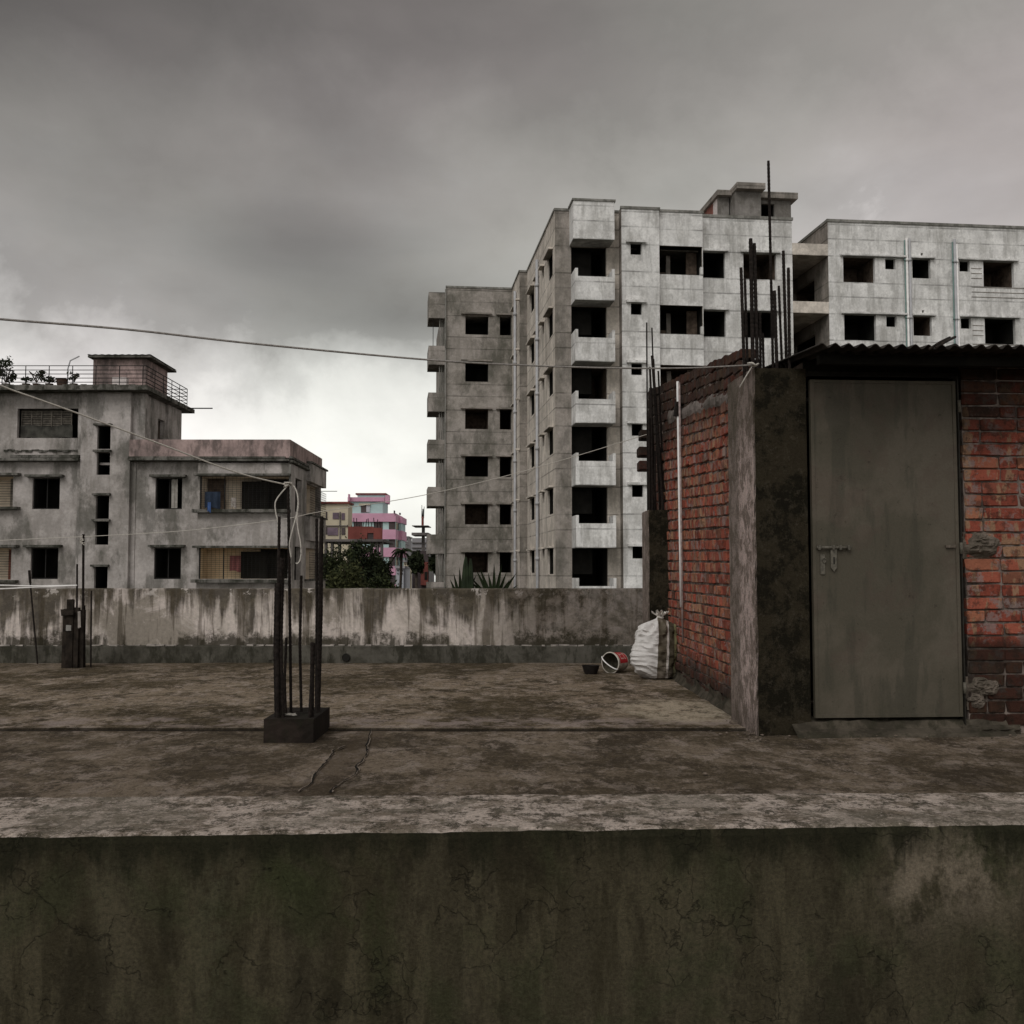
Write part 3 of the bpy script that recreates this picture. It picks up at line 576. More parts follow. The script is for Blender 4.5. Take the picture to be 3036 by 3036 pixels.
a0, zb = FF.hb((2411, 2129), DB); a1 = FF.hb((2845, 1700), DB)[0]; a0 = PA+.022; zt_ = FF.hb((2600, 1128), DB)[1]; print('door', a0, a1, zb, zt_)
DW, DH = a1-a0, zt_-zb
mb = M(); NX, NZ = 22, 36
mb.sheet(lambda u, v: (u*DW, .004*mnoise.noise(Vector((u*2.2,v*3.4,1)))+.006*math.sin(math.pi*u)*math.sin(math.pi*v)*mnoise.noise(Vector((u*1.4,v*2,7))), v*DH), [i/NX for i in range(NX+1)], [i/NZ for i in range(NZ+1)])
mb.sheet(lambda u, v: (u*DW, .03, v*DH), [0,1], [0,1])
for e in ((0,0),(1,1)): mb.quad([(e[0]*DW,0,0),(e[0]*DW,.03,0),(e[0]*DW,.03,DH),(e[0]*DW,0,DH)])
mb.quad([(0,0,0),(DW,0,0),(DW,.03,0),(0,.03,0)]); mb.quad([(0,0,DH),(DW,0,DH),(DW,.03,DH),(0,.03,DH)])
door = put('door', mb.mesh('door', m_door), shed, wf(a0, DB, zb), rot=(0,0,FF.yaw))
mb = M()      # pressed edge strips
for (x0,x1,z0,z1) in ((0,.022,.0,DH),(DW-.022,DW,.0,DH),(.022,DW-.022,0,.020),(.022,DW-.022,DH-.020,DH)): mb.box(x0,x1,-.0055,.004,z0,z1)
part('edge_frame', mb, m_door, door, bevel=.0015)
def dp(x_, y_): a_, z_ = FF.hb((2150+x_*.4586, 1550+y_*.4586), DB); return a_-a0, z_-zb
m_bolt = plain('worn_bolt', (.11,.10,.08), .5, .3, 40)
A, B = dp(585,160), dp(806,152); bolt = part('door_bolt', M().tube([(A[0],-.022,A[1]), (B[0],-.022,A[1])], .0085, 10), m_bolt, door, smooth=True)
for xx in (600, 690, 735, 790): q = dp(xx,158); part('staple', M().box(q[0]-.007,q[0]+.007,-.034,-.002,A[1]-.015,A[1]+.014), m_bolt, door, bevel=.002)
A, B, C = dp(675,172), dp(716,290), dp(697,316)
hm = M(); hx0, hx1 = A[0], B[0]
hm.box(hx0,hx1,-.020,-.013,B[1],A[1]); hm.prism([(hx0,-.020,B[1]),(hx1,-.020,B[1]),((hx0+hx1)/2,-.020,C[1])], [(hx0,-.013,B[1]),(hx1,-.013,B[1]),((hx0+hx1)/2,-.013,C[1])])
hasp = part('hasp', hm, m_bolt, door, bevel=.001); q = dp(696,245); part('slot', M().box(q[0]-.004,q[0]+.004,-.0215,-.0195,q[1]-.022,q[1]+.022), m_dark, door)
A, B = dp(612,205), dp(648,335); part('hasp', M().box(A[0],B[0]-.004,-.010,-.003,B[1],A[1]), m_bolt, door, bevel=.002); q = dp(635,243); part('lock_ring', M().tube([(q[0]+.010*math.cos(s), -.014, q[1]+.016*math.sin(s)) for s in [i*math.pi/5 for i in range(11)]], .003, 6), m_bolt, door, smooth=True)
A, B = dp(1422,148), dp(1482,160); part('spacer', M().box(A[0],B[0],-.016,-.002,B[1]-.002,A[1]+.004,j=.002), m_lump, door)
for (xa,ya,xb,yb) in ((1506,128,1530,202),(1532,1030,1549,1102),(1497,-790,1512,-712)): A, B = dp(xa,ya), dp(xb,yb); part('hinge', M().tube([((A[0]+B[0])/2,-.018,B[1]),((A[0]+B[0])/2,-.018,A[1])], .010, 10), m_bolt, door, smooth=True)
# angle-iron frame beside the hinges, and the dark doorway behind the leaf
m_shade_timber = plain('shade_black_timber', (.010,.009,.007), .95, .3, 9)  # shade under the roof sheet put into a near-black timber colour
m_ang = plain('dark_frame', (.022,.020,.016), .6, .3, 20)
mb = M(); DT = zt_+.03
for (x0,x1,y0,y1) in ((a1+.006,a1+.012,-.028,.03),(a1+.012,RA-.006,.018,.024)): mb.prism([wf(x0,y0,.05),wf(x1,y0,.05),wf(x1,y1,.05),wf(x0,y1,.05)],[wf(x0,y0,DT),wf(x1,y0,DT),wf(x1,y1,DT),wf(x0,y1,DT)])
mb.prism([wf(PA+.0,.03,DT),wf(RA,.03,DT),wf(RA,.06,DT),wf(PA,.06,DT)],[wf(PA+.0,.03,DT+.03),wf(RA,.03,DT+.03),wf(RA,.06,DT+.03),wf(PA,.06,DT+.03)])
part('door_frame', mb, m_ang, shed)
mb = M().prism([wf(PA+.002,.035,DT+.03),wf(RA+2.2,.035,DT+.03),wf(RA+2.2,.13,DT+.03),wf(PA+.002,.13,DT+.03)],[wf(PA+.002,.035,2.36),wf(RA+2.2,.035,2.36),wf(RA+2.2,.13,2.36),wf(PA+.002,.13,2.36)]); part('lintel', mb, m_shade_timber, shed)
# inner walls keep the room behind the door dark
mb = M(); zz0, zz1 = 0.02, 2.3
for p_, q_ in (((PA,.54),(PA,.05)), ((RA,.13),(RA,1.6)), ((RA,1.6),(WALLA+.13,1.6)), ((WALLA+.13,1.6),(WALLA+.13,.5))): mb.quad([wf(*p_,zz0),wf(*q_,zz0),wf(*q_,zz1),wf(*p_,zz1)])
part('inner_wall', mb, m_room, shed)
# corrugated roof --------------------------------------------------------------------
RB = -.52; ra, rz = FF.hb((2428, 1022), RB); print('roof', ra, rz)
m_sheet = plain('old_corrugated_sheet', (.035,.030,.026), .8, .5, 6, .0, .2)
def roofz(a_, b_): return rz-.003+.062*(b_-RB)
x_ = ra; per = .0785; k_ = 0
while x_ < ra+3.4:
    wdt = per*10.5; mb = M(); lift = .006*(k_ % 2); fe = RB+random.uniform(-.01,.01)
    fn = lambda u, v: wf(u, v, roofz(u, v)+.0125*math.sin((u-ra)/per*2*math.pi)+lift+(.004*mnoise.noise(Vector((u*3,0,1)))) )
    us = [x_+wdt*i/84 for i in range(85)]; vs = [fe, fe+.3, fe+.9, fe+1.8, 3.2]
    mb.sheet(fn, us, vs); mb.sheet(lambda u, v: fn(u, v)+Vector((0,0,.0045)), us, vs); mb.sheet(lambda u, v: fn(u, fe)+Vector((0,0,.0045*v)), us, [0,1])
    part('roof_sheet', mb, m_sheet, shed, smooth=True); x_ += wdt-per*.75; k_ += 1
for sx in (0, 1, 2):
    bb = -.30+.95*sx; mb = M().prism([wf(PA-.02,bb,roofz(0,bb)-.075),wf(RA+2.2,bb,roofz(0,bb)-.075),wf(RA+2.2,bb+.05,roofz(0,bb)-.075),wf(PA-.02,bb+.05,roofz(0,bb)-.075)],[wf(PA-.02,bb,roofz(0,bb)-.02),wf(RA+2.2,bb,roofz(0,bb)-.02),wf(RA+2.2,bb+.05,roofz(0,bb)-.02),wf(PA-.02,bb+.05,roofz(0,bb)-.02)])
    part('purlin', mb, m_shade_timber, shed)
for i, (s0, s1) in enumerate((((2756,1034),(2816,1001)),((2775,1030),(2832,999)))):
    A = at_y(*s0, P0.y-.60); B = at_y(*s1, P0.y-.30); st_ = thing('stick', ['thin dark stick lying on the shed roof edge, the lower one of the pair','thin dark stick on the shed roof edge, the one nearer the right'][i], 'stick', A); part('wood', M().tube([(0,0,0), (B-A)*.5+Vector((0,0,.003)), B-A], [.007,.009,.008], 7), m_board, st_, smooth=True)
# starter bars on the front pillar
def cr(x_, y_): return (2150+x_/3.513, 600+y_/3.513)
for tp, bt, dd, r in (((165,680),(200,1700),.05,.0095),((205,795),(236,1700),.20,.008),((265,378),(290,1705),.06,.0115),((303,427),(337,1690),.08,.0105),((450,-432),(500,1700),.30,.0085),
    ((512,920),(540,1640),.10,.0105),((558,870),(596,1640),.28,.008),((605,505),(640,1620),.22,.0095),((658,682),(672,1710),.05,.0095),((362,1150),(368,1680),.12,.008),((392,1360),(400,1660),.30,.008),((690,900),(700,1000),-1,0)):
    if dd < 0: continue
    Yb = P0.y+dd; T = at_y(*cr(*tp), Yb); B = at_y(*cr(*bt), Yb); B.z = PH-.05; part('rebar', rebar_mesh([B-ob, T-ob], r), m_rust, shed)
def ca(x_, y_): return (1880+x_/4.6, 1000+y_/4.6)
for tp, bt, dd, r in ((ca(172,-200),(1920.5,1530),.10,.0075),(ca(243,-130),ca(256,250),.16,.0075),(ca(246,250),(1967,1530),.16,.015),(ca(216,405),(1945,1530),.12,.011),(ca(228,690),(1934,1530),.08,.017),(ca(330,460),(1972,1530),.28,.0095),(ca(262,300),(1958,1530),.24,.012),(ca(205,1100),(1926,1530),.06,.012),(ca(350,1500),(1976,1530),.2,.010),(ca(290,1550),(1941,1530),.1,.010)):
    Yb = bY+dd; T = at_y(*tp, Yb); B = at_y(*bt, Yb)
    if bt[1] == 1530: B.z = BPz-.04
    part('rebar', rebar_mesh([B-ob, T-ob], r, False), m_rust, shed)
# toothed brick ends left of the back bars
for (x_, y_, hh, ww) in ((165,1570,95,60),(170,1760,110,60),(170,1340,90,30)):
    A = at_y(*ca(x_, y_), 12.0); o = put('brick', VS[3], shed, A-ob, rot=(0,.05,1.6)); o.scale = (.22, .12+ww*.001, .10)
# pipes on the side wall
def pipe_on_wall(name, label, sx0, sy0, sx1, sy1, r, mat):
    bq, z0_ = SF.ha((sx1, sy1), WALLA-.03); T = at_y(sx0, sy0, SF.w(WALLA-.03, bq, 0).y); B = at_y(sx1, sy1, T.y)
    o = thing(name, label, 'pipe', (B.x, B.y, B.z)); part('tube', M().tube([(0,0,0), (T-B)*.3, (T-B)*.31, T-B], r, 10), mat, o, smooth=True); return o, T, B
o, T, B = pipe_on_wall('plastic_pipe', 'thin white plastic pipe running up the side of the brick wall', 2009, 1131, 2019.5, 1800, .0115, m_white)
cpt = at_y(2010.5, 1211, T.y); part('clamp', M().box(-.03,.03,-.02,.06,-.07,.05, j=.012), m_rust, o, loc=cpt-B)
m_pk = plain('pinkish_pvc', (.30,.235,.22), .6, .3, 30)
o, T, B = pipe_on_wall('plastic_pipe', 'dull pinkish pipe just right of the white one on the brick wall', 2014, 1134, 2024.5, 1906, .009, m_pk)
# ================================================================ THINGS ON THE ROOF
m, t, b = new_mat('woven_sack'); o3 = t.obj(); x, y, z = t.xyz(o3); wv_ = t.m('MULTIPLY', t.m('SUBTRACT', t.noise(o3, 7, 3), .5), .02); xx = t.m('ADD', t.m('ADD', x, .018), t.m('ADD', wv_, t.m('MULTIPLY', z, -.035)))
band_ = lambda c0_, w_: t.m('SUBTRACT', 1, t.sm(t.m('ABSOLUTE', t.m('SUBTRACT', xx, c0_)), w_-.003, w_+.003))
c = t.mix(band_(.040, .042), (.66,.64,.62), (.105,.088,.062)); c = t.mix(t.sm(xx, .098, .102), c, (.060,.050,.032)); c = t.mix(band_(.165,.012), c, (.20,.19,.10)); c = t.mix(band_(.090,.007), c, (.42,.37,.33))
c = t.mix(t.m('MULTIPLY', t.sm(t.noise(o3, 9, 7, .7), .5, .72), .35), c, (.26,.22,.19)); c = t.mix(t.sm(z, .14, .0), c, t.mix(.6, c, (.16,.13,.11)))
t.put(b.inputs['Base Color'], c); b.inputs['Roughness'].default_value = .6; t.put(b.inputs['Normal'], t.bump(t.noise(t.mapv(o3, (5,5,26)), 1, 6, .6), .6, .03)); m_sack = m
sk = at_z(1955, 2017, .014); k_ = sk.y/FS
sack = thing('woven_sack', 'white woven sack with dark stripes, tied at the top, leaning by the brick wall', 'sack', (sk.x, sk.y+.16, .014))
prof = [(0,.52),(.02,.74),(.08,.98),(.18,1.10),(.30,1.08),(.42,1.0),(.52,.98),(.60,.93),(.66,.78),(.71,.46),(.75,.18),(.765,.12),(.78,.13)]
Hs = (2017-1828)*k_/.78*1.0; mb = M(); NA = 96; NZs = 70
def sackr(h):
    for i in range(len(prof)-1):
        if prof[i][0] <= h <= prof[i+1][0]: u = (h-prof[i][0])/(prof[i+1][0]-prof[i][0]); return prof[i][1]+(prof[i+1][1]-prof[i][1])*u
    return prof[-1][1]
def sfn2(u, v):
    an = u*2*math.pi; h = v*.78; r = sackr(h)*(1.06+.09*math.sin(an*2+1)*math.sin(h*4)); cx_ = -.045*math.sin(h*4.2)+.025
    wob = .05*mnoise.noise(Vector((math.cos(an)*1.1, math.sin(an)*1.1, h*3+4)))
    n_a = mnoise.noise(Vector((math.cos(an)*1.7+h*2, math.sin(an)*1.7, (h+wob+.10*math.cos(an-.6))*15))); n_b = mnoise.noise(Vector((math.cos(an)*3.1, math.sin(an)*3.1-h*3, h*11+9)))
    fold = .016*(.35-abs(n_a)*2.6)*(.35+.9*abs(mnoise.noise(Vector((math.cos(an)*1.5, math.sin(an)*1.5, h*4+2)))*2))*(1 if .06 < h < .7 else .3)+.020*n_b+.045*mnoise.noise(Vector((math.cos(an), math.sin(an), h*3.4)))
    pl = .16*math.sin(an*11+2)*max(0, (h-.56)/.2)*r*.4
    rr = r*(.190+pl)+fold*min(1, r*1.5); return (cx_*.9+rr*math.cos(an), rr*.80*math.sin(an)-.05*h, h*Hs*.98)
mb.sheet(sfn2, [i/NA for i in range(NA+1)], [i/NZs for i in range(NZs+1)]); mb.quad([sfn2(i/NA, 0) for i in range(NA)])
part('body', mb, m_sack, sack, smooth=True)
mb = M(); top_ = Vector(sfn2(0,1))+Vector(sfn2(.5,1)); top_ *= .5
for q in range(9):
    an = q*.7+.3; rad = random.uniform(.03,.075); hh = random.uniform(.015,.075)
    mb.sheet(lambda u, v, an=an, rad=rad, hh=hh: (top_.x+math.cos(an+(u-.5)*.9*v)*rad*v*1.2, top_.y+math.sin(an+(u-.5)*.9*v)*rad*v, top_.z-.01+hh*v+.012*math.sin(u*9+q)*v), [0,.25,.5,.75,1], [0,.4,.7,1])
mb.tube([(top_.x+.028*math.cos(s), top_.y+.024*math.sin(s), top_.z-.008+.006*math.sin(s*2)) for s in [i*math.pi/6 for i in range(13)]], .008, 6); 
m_tie = plain('sack_neck', (.60,.57,.52), .7, .2, 20); part('tied_neck', mb, m_tie, sack, smooth=True)
for i, (x0_, y0_, x1_, y1_, w_, mt, lb) in enumerate(((2010,2000,2003,1800,.05,plain('reddish_plank', (.15,.075,.055), .85, .4, 9, 0, .4),'reddish brown plank leaning in the corner behind the white sack'),(2016,1998,1996,1840,.045,m_board,'dark board leaning beside the reddish plank behind the sack'))):
    B = at_z(x0_, y0_+4, .014); B.y += .05; T = at_y(x1_, y1_, B.y+.12); pl_ = thing('plank', lb, 'plank', B); d = T-B
    part('timber', M().prism([(-w_/2,0,0),(w_/2,0,0),(w_/2,.025,0),(-w_/2,.025,0)], [(d.x-w_/2,d.y,d.z),(d.x+w_/2,d.y,d.z+.03),(d.x+w_/2,d.y+.025,d.z+.03),(d.x-w_/2,d.y+.025,d.z)]), mt, pl_)
# bucket lying on its side
bk = at_z(1812, 1998, .014); kpx = bk.y/FS; R1 = 30.5*kpx; R2 = R1*.86; LL = .185
bucket = thing('paint_bucket', 'white plastic bucket with a red label lying on its side', 'bucket', (bk.x, bk.y+.08, .014+R1)); 
axis = Vector((-.66,-.75,-.012)).normalized(); bucket.rotation_euler = axis.to_track_quat('Z', 'X').to_euler()
m_bk = plain('dirty_white_plastic', (.50,.46,.40), .5, .35, 14); m_red = plain('red_print', (.48,.035,.04), .5, .2, 30); m_pkp = plain('pale_print', (.55,.36,.32), .5, .2, 30)
NB = 40; ring = lambda r, z_: [(r*math.cos(2*math.pi*i/NB), r*math.sin(2*math.pi*i/NB), z_) for i in range(NB)]
def lathe(mb, pr):
    for (r0,z0),(r1,z1) in zip(pr, pr[1:]):
        A, B = ring(r0,z0), ring(r1,z1)
        for i in range(NB): j = (i+1) % NB; mb.quad([A[i],A[j],B[j],B[i]])
    return mb
part('shell', lathe(M(), [(0,-LL),(R2,-LL),(R2*1.01,-LL+.01),(R1,0),(R1*.975,0)]), m_bk, bucket, smooth=False)
part('inside', lathe(M(), [(R1*.972,-.001),(R2*.955,-LL+.008),(0,-LL+.008)]), plain('shaded_inside', (.10,.09,.065), .8, .5, 25), bucket)  # inner wall coloured darker: the shade inside the bucket is painted in
part('rim', lathe(M(), [(R1*1.0,-.016),(R1*1.05,-.014),(R1*1.06,.002),(R1*.97,.004)]), m_bk, bucket)
hv = (axis.to_track_quat('Z', 'X').to_matrix().inverted() @ Vector((-.62,.55,.52))); hv.z = 0; hv.normalize()
part('handle', M().tube([hv*(R1*1.07*math.cos(s_))+Vector((0,0,.004+.040*math.sin(s_)))+Vector((hv.y,-hv.x,0))*(-.010*math.sin(s_)) for s_ in [math.pi*i_/14 for i_ in range(15)]], .0065, 8), m_white, bucket, smooth=True)
mi_ = bucket.rotation_euler.to_matrix().inverted(); upl = mi_ @ Vector((.35,-.75,1)); ang0 = math.atan2(upl.y, upl.x)
def lab(th0, th1, s0, s1, off, name, mat, par):
    mb = M(); fr_ = lambda u, v: ((R1+(R2-R1)*v+off)*math.cos(ang0+u), (R1+(R2-R1)*v+off)*math.sin(ang0+u), -LL*v)
    mb.sheet(fr_, [th0+(th1-th0)*i/10 for i in range(11)], [s0+(s1-s0)*i/4 for i in range(5)]); return part(name, mb, mat, par, smooth=True)
lb_ = lab(-.95, .85, .16, .92, .0012, 'label', m_red, bucket)
for (q0_, q1_, s0, s1) in ((-.55,.25,.30,.36),(-.55,-.40,.36,.56),(-.05,.1,.36,.56),(-.55,.3,.66,.72),(.15,.3,.72,.86),(-.55,-.42,.72,.80)): lab(q0_, q1_, s0, s1, .0022, 'printed_mark', m_pkp, lb_)
bl0 = at_z(1753, 2000, .014); kq = bl0.y/FS; rb_ = 26*kq; hb_ = 25*kq
bowl = thing('bowl', 'small black bowl on the roof beside the white bucket', 'bowl', (bl0.x, bl0.y+rb_*.7, .014))
part('shell', lathe(M(), [(0,.001),(rb_*.68,.0),(rb_*.85,hb_*.45),(rb_,hb_),(rb_*1.03,hb_+.003),(rb_*.96,hb_-.002),(rb_*.8,hb_*.4),(0,.012)]), plain('black_plastic', (.016,.013,.011), .6, .3, 20), bowl, smooth=True)
# rubble
def pebbles(name, n, region, smin, smax, mat, parent=None):
    mb = M()
    for i in range(n):
        x_, y_ = region(); s = random.uniform(smin, smax); k = len(mb.v); bm = None
        for vv in ((1,0,0),(-1,0,0),(0,1,0),(0,-1,0),(0,0,1),(0,0,-1)): q = Vector(vv)*s*random.uniform(.6,1.2); mb.v.append((x_+q.x, y_+q.y, .008+s*.3+q.z*.6))
        for f in ((0,2,4),(2,1,4),(1,3,4),(3,0,4),(2,0,5),(1,2,5),(3,1,5),(0,3,5)): mb.f.append(tuple(k+j for j in f)); mb.mi.append(0)
    return tag(part(name, mb, mat, parent), kind='stuff')
m_peb = plain('mortar_crumbs', (.15,.12,.095), .95, .5, 9)
def r1():
    q = random.random()
    if q < .55: return P0.x+random.gauss(-.08,.10), P0.y+random.gauss(.0,.22)
    return P0.x+random.uniform(-.1,2.2), P0.y-.16+random.gauss(0,.06)+.1
tag(pebbles('rubble', 80, r1, .004, .014, m_peb), 'crumbs of mortar and grit at the foot of the shed', 'rubble')
tag(pebbles('grit', 260, lambda: (random.uniform(-3.5,4), random.uniform(3.2,11.5)), .002, .008, m_peb), 'scattered grit on the roof floor', 'grit')
for (sx, sy, s, lb) in ((2178,2152,.035,'rounded pale stone beside the foot of the shed pillar'),(2940,2272,.013,'small pale chip lying on the roof at the right'),(2090,2300,.012,'tiny pale chip on the middle of the roof floor')):
    q = at_z(sx, sy, 0); bm = bmesh.new(); bmesh.ops.create_icosphere(bm, subdivisions=2, radius=s)
    for v in bm.verts: v.co *= 1+.25*mnoise.noise(v.co*30); v.co.z *= .6
    me = bpy.data.meshes.new('stone'); bm.to_mesh(me); bm.free(); me.materials.append(m_peb); tag(put('stone', me, None, (q.x, q.y, .005+s*.4)), lb, 'stone')
# ================================================================ LINES
def catmull(P, n=10):
    o_ = []
    for i in range(len(P)-1):
        a_, b_, c_, d_ = P[max(i-1,0)], P[i], P[i+1], P[min(i+2,len(P)-1)]
        for q in range(n): s = q/n; o_.append(.5*((2*b_)+(c_-a_)*s+(2*a_-5*b_+4*c_-d_)*s*s+(3*b_-a_-3*c_+d_)*s*s*s))
    o_.append(P[-1]); return o_
def line3(pts, y0, y1):          # photo points, evenly spaced in disparity between two depths
    x0, x1 = pts[0][0], pts[-1][0]; return [at_y(px, py, 1/((1/y0)+((1/y1)-(1/y0))*((px-x0)/(x1-x0)))) for px, py in pts]
def rope(name, label, P, r, mat, cat='rope'):
    if P[0].x < -2.5: d_ = (P[0]-P[1]).normalized(); P = [P[0]+d_*4.5+Vector((0,0,-.1)), P[0]+d_*2]+P
    o = thing(name, label, cat, P[0]); o0 = P[0]; part('strand', M().tube([q-o0 for q in catmull(P)], r, 7), mat, o, smooth=True); return o, P[0]
m_rope_d = plain('clothes_line', (.30,.28,.26), .9, .25, 60)
P = line3([(-260,922),(0,946),(380,977),(754,1019),(1262,1066),(1560,1083),(1821,1091),(2040,1091),(2232,1082)], 3.9, P0.y-.02)
l1, PO = rope('clothes_line', 'long dark to pale clothes line from the upper left to the shed pillar', P, .0048, m_rope_d)
mb = M(); kn = P[-1]
for s in range(4): mb.tube([kn-PO+Vector((random.uniform(-.03,.03), random.uniform(-.02,.02), random.uniform(-.012,.014))) for q in range(5)], .006, 6)
mb.tube([kn-PO, kn-PO+Vector((-.05,-.01,-.08)), kn-PO+Vector((-.085,-.01,-.14))], .004, 6); part('knot', mb, m_rope, l1, smooth=True)
P = line3([(-240,1040),(0,1142),(110,1182),(238,1228),(480,1318),(700,1400),(849,1437)], 5.2, KNOT1.y)
l2, PO = rope('clothes_line', 'pale rope slanting down from the left to the top of the starter bars', P, .0046, m_rope)
def cl(x_, y_): return at_y(560+x_/3.645, 1250+y_/3.645, KNOT1.y-.015)
mb = M(); o0 = PO
for L_ in ([(1075,680),(1040,725),(1000,770),(955,830),(932,890),(940,990),(962,1080),(962,1175)], [(1085,680),(1130,695),(1165,760),(1180,870),(1165,1000),(1125,1150),(1095,1270),(1088,1350),(1105,1470)], [(1140,705),(1172,780),(1183,900),(1168,1030),(1180,1170),(1205,1300),(1212,1420),(1200,1500),(1170,1535),(1155,1525)]):
    mb.tube([q-o0 for q in catmull([cl(*p_) for p_ in L_], 6)], .0042, 7)
k0 = cl(1075,680)
for s in range(5): mb.tube([k0-o0+Vector((random.uniform(-.03,.03), random.uniform(-.025,.01), random.uniform(-.014,.014))) for q in range(5)], .0055, 6)
part('loose_end', mb, m_rope, l2, smooth=True)
P = line3([(250,1591),(420,1582),(585,1570),(834,1540),(950,1517),(1180,1482),(1330,1452),(1519,1406),(1711,1351),(1820,1318),(1924,1286)], FTOP.y, bY+.1)
rope('wire', 'thin wire rising from the boarded stump across to the back pillar bars', P, .0035, m_rope)
P = line3([(-150,1750),(0,1746),(100,1741),(228,1736)], PY-.35, FTOP.y-.05); rope('rope', 'lower of two pale cords tied to the boarded stump, left edge', P, .006, m_white)
P = line3([(-150,1733),(0,1735),(100,1737),(228,1735)], PY-.3, FTOP.y-.05); rope('rope', 'upper of two pale cords tied to the boarded stump, left edge', P, .006, m_white)
# ================================================================ BUILDING HELPERS
class Bld:
    def __init__(s, name, label, cat, x, y, yaw, zb=GZ):
        s.F = Frame(x, y, yaw); s.zb = zb; s.root = thing(name, label, cat, (x, y, zb), s.F.yaw); s.cache = {}
    def part(s, name, mb, mat, smooth=False, parent=None): o = part(name, mb, mat, parent or s.root, (0,0,-s.zb) if not parent else (0,0,0), smooth); return o
    def front(s, name, a0, a1, z0, z1, b, mat, holes=()): mb = M(); mb.sheet(lambda u, v: (u, b, v), [a0,a1], [z0,z1], holes); return s.part(name, mb, mat)
    def side(s, name, b0, b1, z0, z1, a, mat, holes=()): mb = M(); mb.sheet(lambda u, v: (a, u, v), [b0,b1], [z0,z1], holes); return s.part(name, mb, mat)
    def box(s, name, a0, a1, b0, b1, z0, z1, mat, parent=None): return s.part(name, M().box(a0,a1,b0,b1,z0,z1), mat, parent=parent)
    def flat(s, name, a0, a1, b0, b1, z, mat): mb = M(); mb.quad([(a0,b0,z),(a1,b0,z),(a1,b1,z),(a0,b1,z)]); return s.part(name, mb, mat)
    def niche(s, name, o, w, h, d, sleeve, dark, facing, sl=.22):
        if dark is m_dark and w > .9 and d > 1.9 and hash((round(o[0]*7), round(o[2]*5))) % 3 == 0: dark = m_room
        key = (name, round(w,2), round(h,2), round(d,2), facing, sleeve.name, dark.name)
        if key not in s.cache:
            f = {'front': lambda u,v,q: (u,q,v), 'left': lambda u,v,q: (q,u,v), 'right': lambda u,v,q: (-q,u,v)}[facing]; mb = M()
            for (q0,q1,mi) in ((0,sl,0),(sl,d,1)):
                for (A,B) in (((0,0),(w,0)),((w,0),(w,h)),((w,h),(0,h)),((0,h),(0,0))): mb.quad([f(*A,q0),f(*B,q0),f(*B,q1),f(*A,q1)], mi)
            mb.quad([f(0,0,d),f(w,0,d),f(w,h,d),f(0,h,d)], 1); s.cache[key] = mb.mesh(name, [sleeve, dark])
        return put(name, s.cache[key], s.root, (o[0], o[1], o[2]-s.zb))
    def bx(s, name, o, dims, mat, parent=None):   # shared small box with its corner at o
        key = (name, tuple(round(q,2) for q in dims), mat.name)
        if key not in s.cache: s.cache[key] = M().box(0,dims[0],0,dims[1],0,dims[2]).mesh(name, mat)
        return put(name, s.cache[key], parent or s.root, (o[0], o[1], o[2]-(0 if parent else s.zb)))
# ================================================================ MAIN UNFINISHED BLOCK
def c3(x_, y_): return (1200+x_*.41408, 500+y_*.41408)
def c4(x_, y_): return (1200+x_*.41408, 1100+y_*.41408)
def c5(x_, y_): return (1900+x_*.58799, 450+y_*.58799)
MB = Bld('apartment_block', 'tall unfinished pale grey apartment block with empty window openings and box balconies', 'building', 4.0, 52.7, 6.35)
F = MB.F; TOP = 19.15; FL = lambda k: 2.30+3*k          # lintel height of floor k
B0, B1, BC, BL, BFc = 0.0, 1.30, .65, .90, 1.45
aS1 = F.hb(c3(1077,1500), B1)[0]; aBal0 = F.hb(c3(1222,1200), B0)[0]; aBal1 = F.hb(c3(1506,1200), B0)[0]
aOp0 = F.hb(c3(1193,1200), B1)[0]; aOp1 = F.hb(c3(1447,1200), B1)[0]
aC0 = F.hb(c3(1556,1200), BC)[0]; aC1 = F.hb(c3(1828,1200), BC)[0]
aL1 = F.hb(c5(313,560), BL)[0]; aFe = F.hb(c5(763,500), BFc)[0]; aR0 = F.hb(c5(944,500), BFc)[0]; aR1 = aR0+26
b2 = F.ha(c3(876,1500), aS1)[0]; aS2 = F.hb(c3(822,1500), b2)[0]; b3 = F.ha(c3(769,1500), aS2)[0]; aLW = F.hb(c3(297,1500), b3)[0]; aLB = F.hb(c3(169,1600), b3+.8)[0]
print('MB', dict(aS1=aS1,aBal0=aBal0,aBal1=aBal1,aOp0=aOp0,aOp1=aOp1,aC0=aC0,aC1=aC1,aL1=aL1,aFe=aFe,aR0=aR0,b2=b2,aS2=aS2,b3=b3,aLW=aLW,aLB=aLB))
def hood(o, dims, mat): MB.bx('window_hood', o, dims, mat)
# left wing front
w1a, w1b = F.hb(c4(430,1370), b3)[0], F.hb(c4(597,1370), b3)[0]; w2a = F.hb(c4(680,1370), b3)[0]; zs, zt2 = F.hb(c4(500,1440), b3)[1], F.hb(c4(500,1297), b3)[1]; print('LW', w1a,w1b,w2a,zs,zt2)
holes = []
for k in range(6):
    holes.append((w1a, w1b, zs+3*k, zt2+3*k)); MB.niche('window', (w1a,b3,zs+3*k), w1b-w1a, zt2-zs, 2.2, m_rear, m_dark, 'front'); hood((w1a-.28,b3-.22,zt2+3*k+.0), (w1b-w1a+.5,.215,.10), m_strip)
    if k != 4: holes.append((w2a, aS2-.06, zs+3*k, zt2+3*k)); MB.niche('window', (w2a,b3,zs+3*k), aS2-.06-w2a, zt2-zs, 2.2, m_rear, m_dark, 'front'); hood((w2a-.25,b3-.22,zt2+3*k), (aS2-w2a+.18,.215,.10), m_strip)
MB.front('wall', aLW, aS2, GZ, TOP, b3, m_rear, holes)
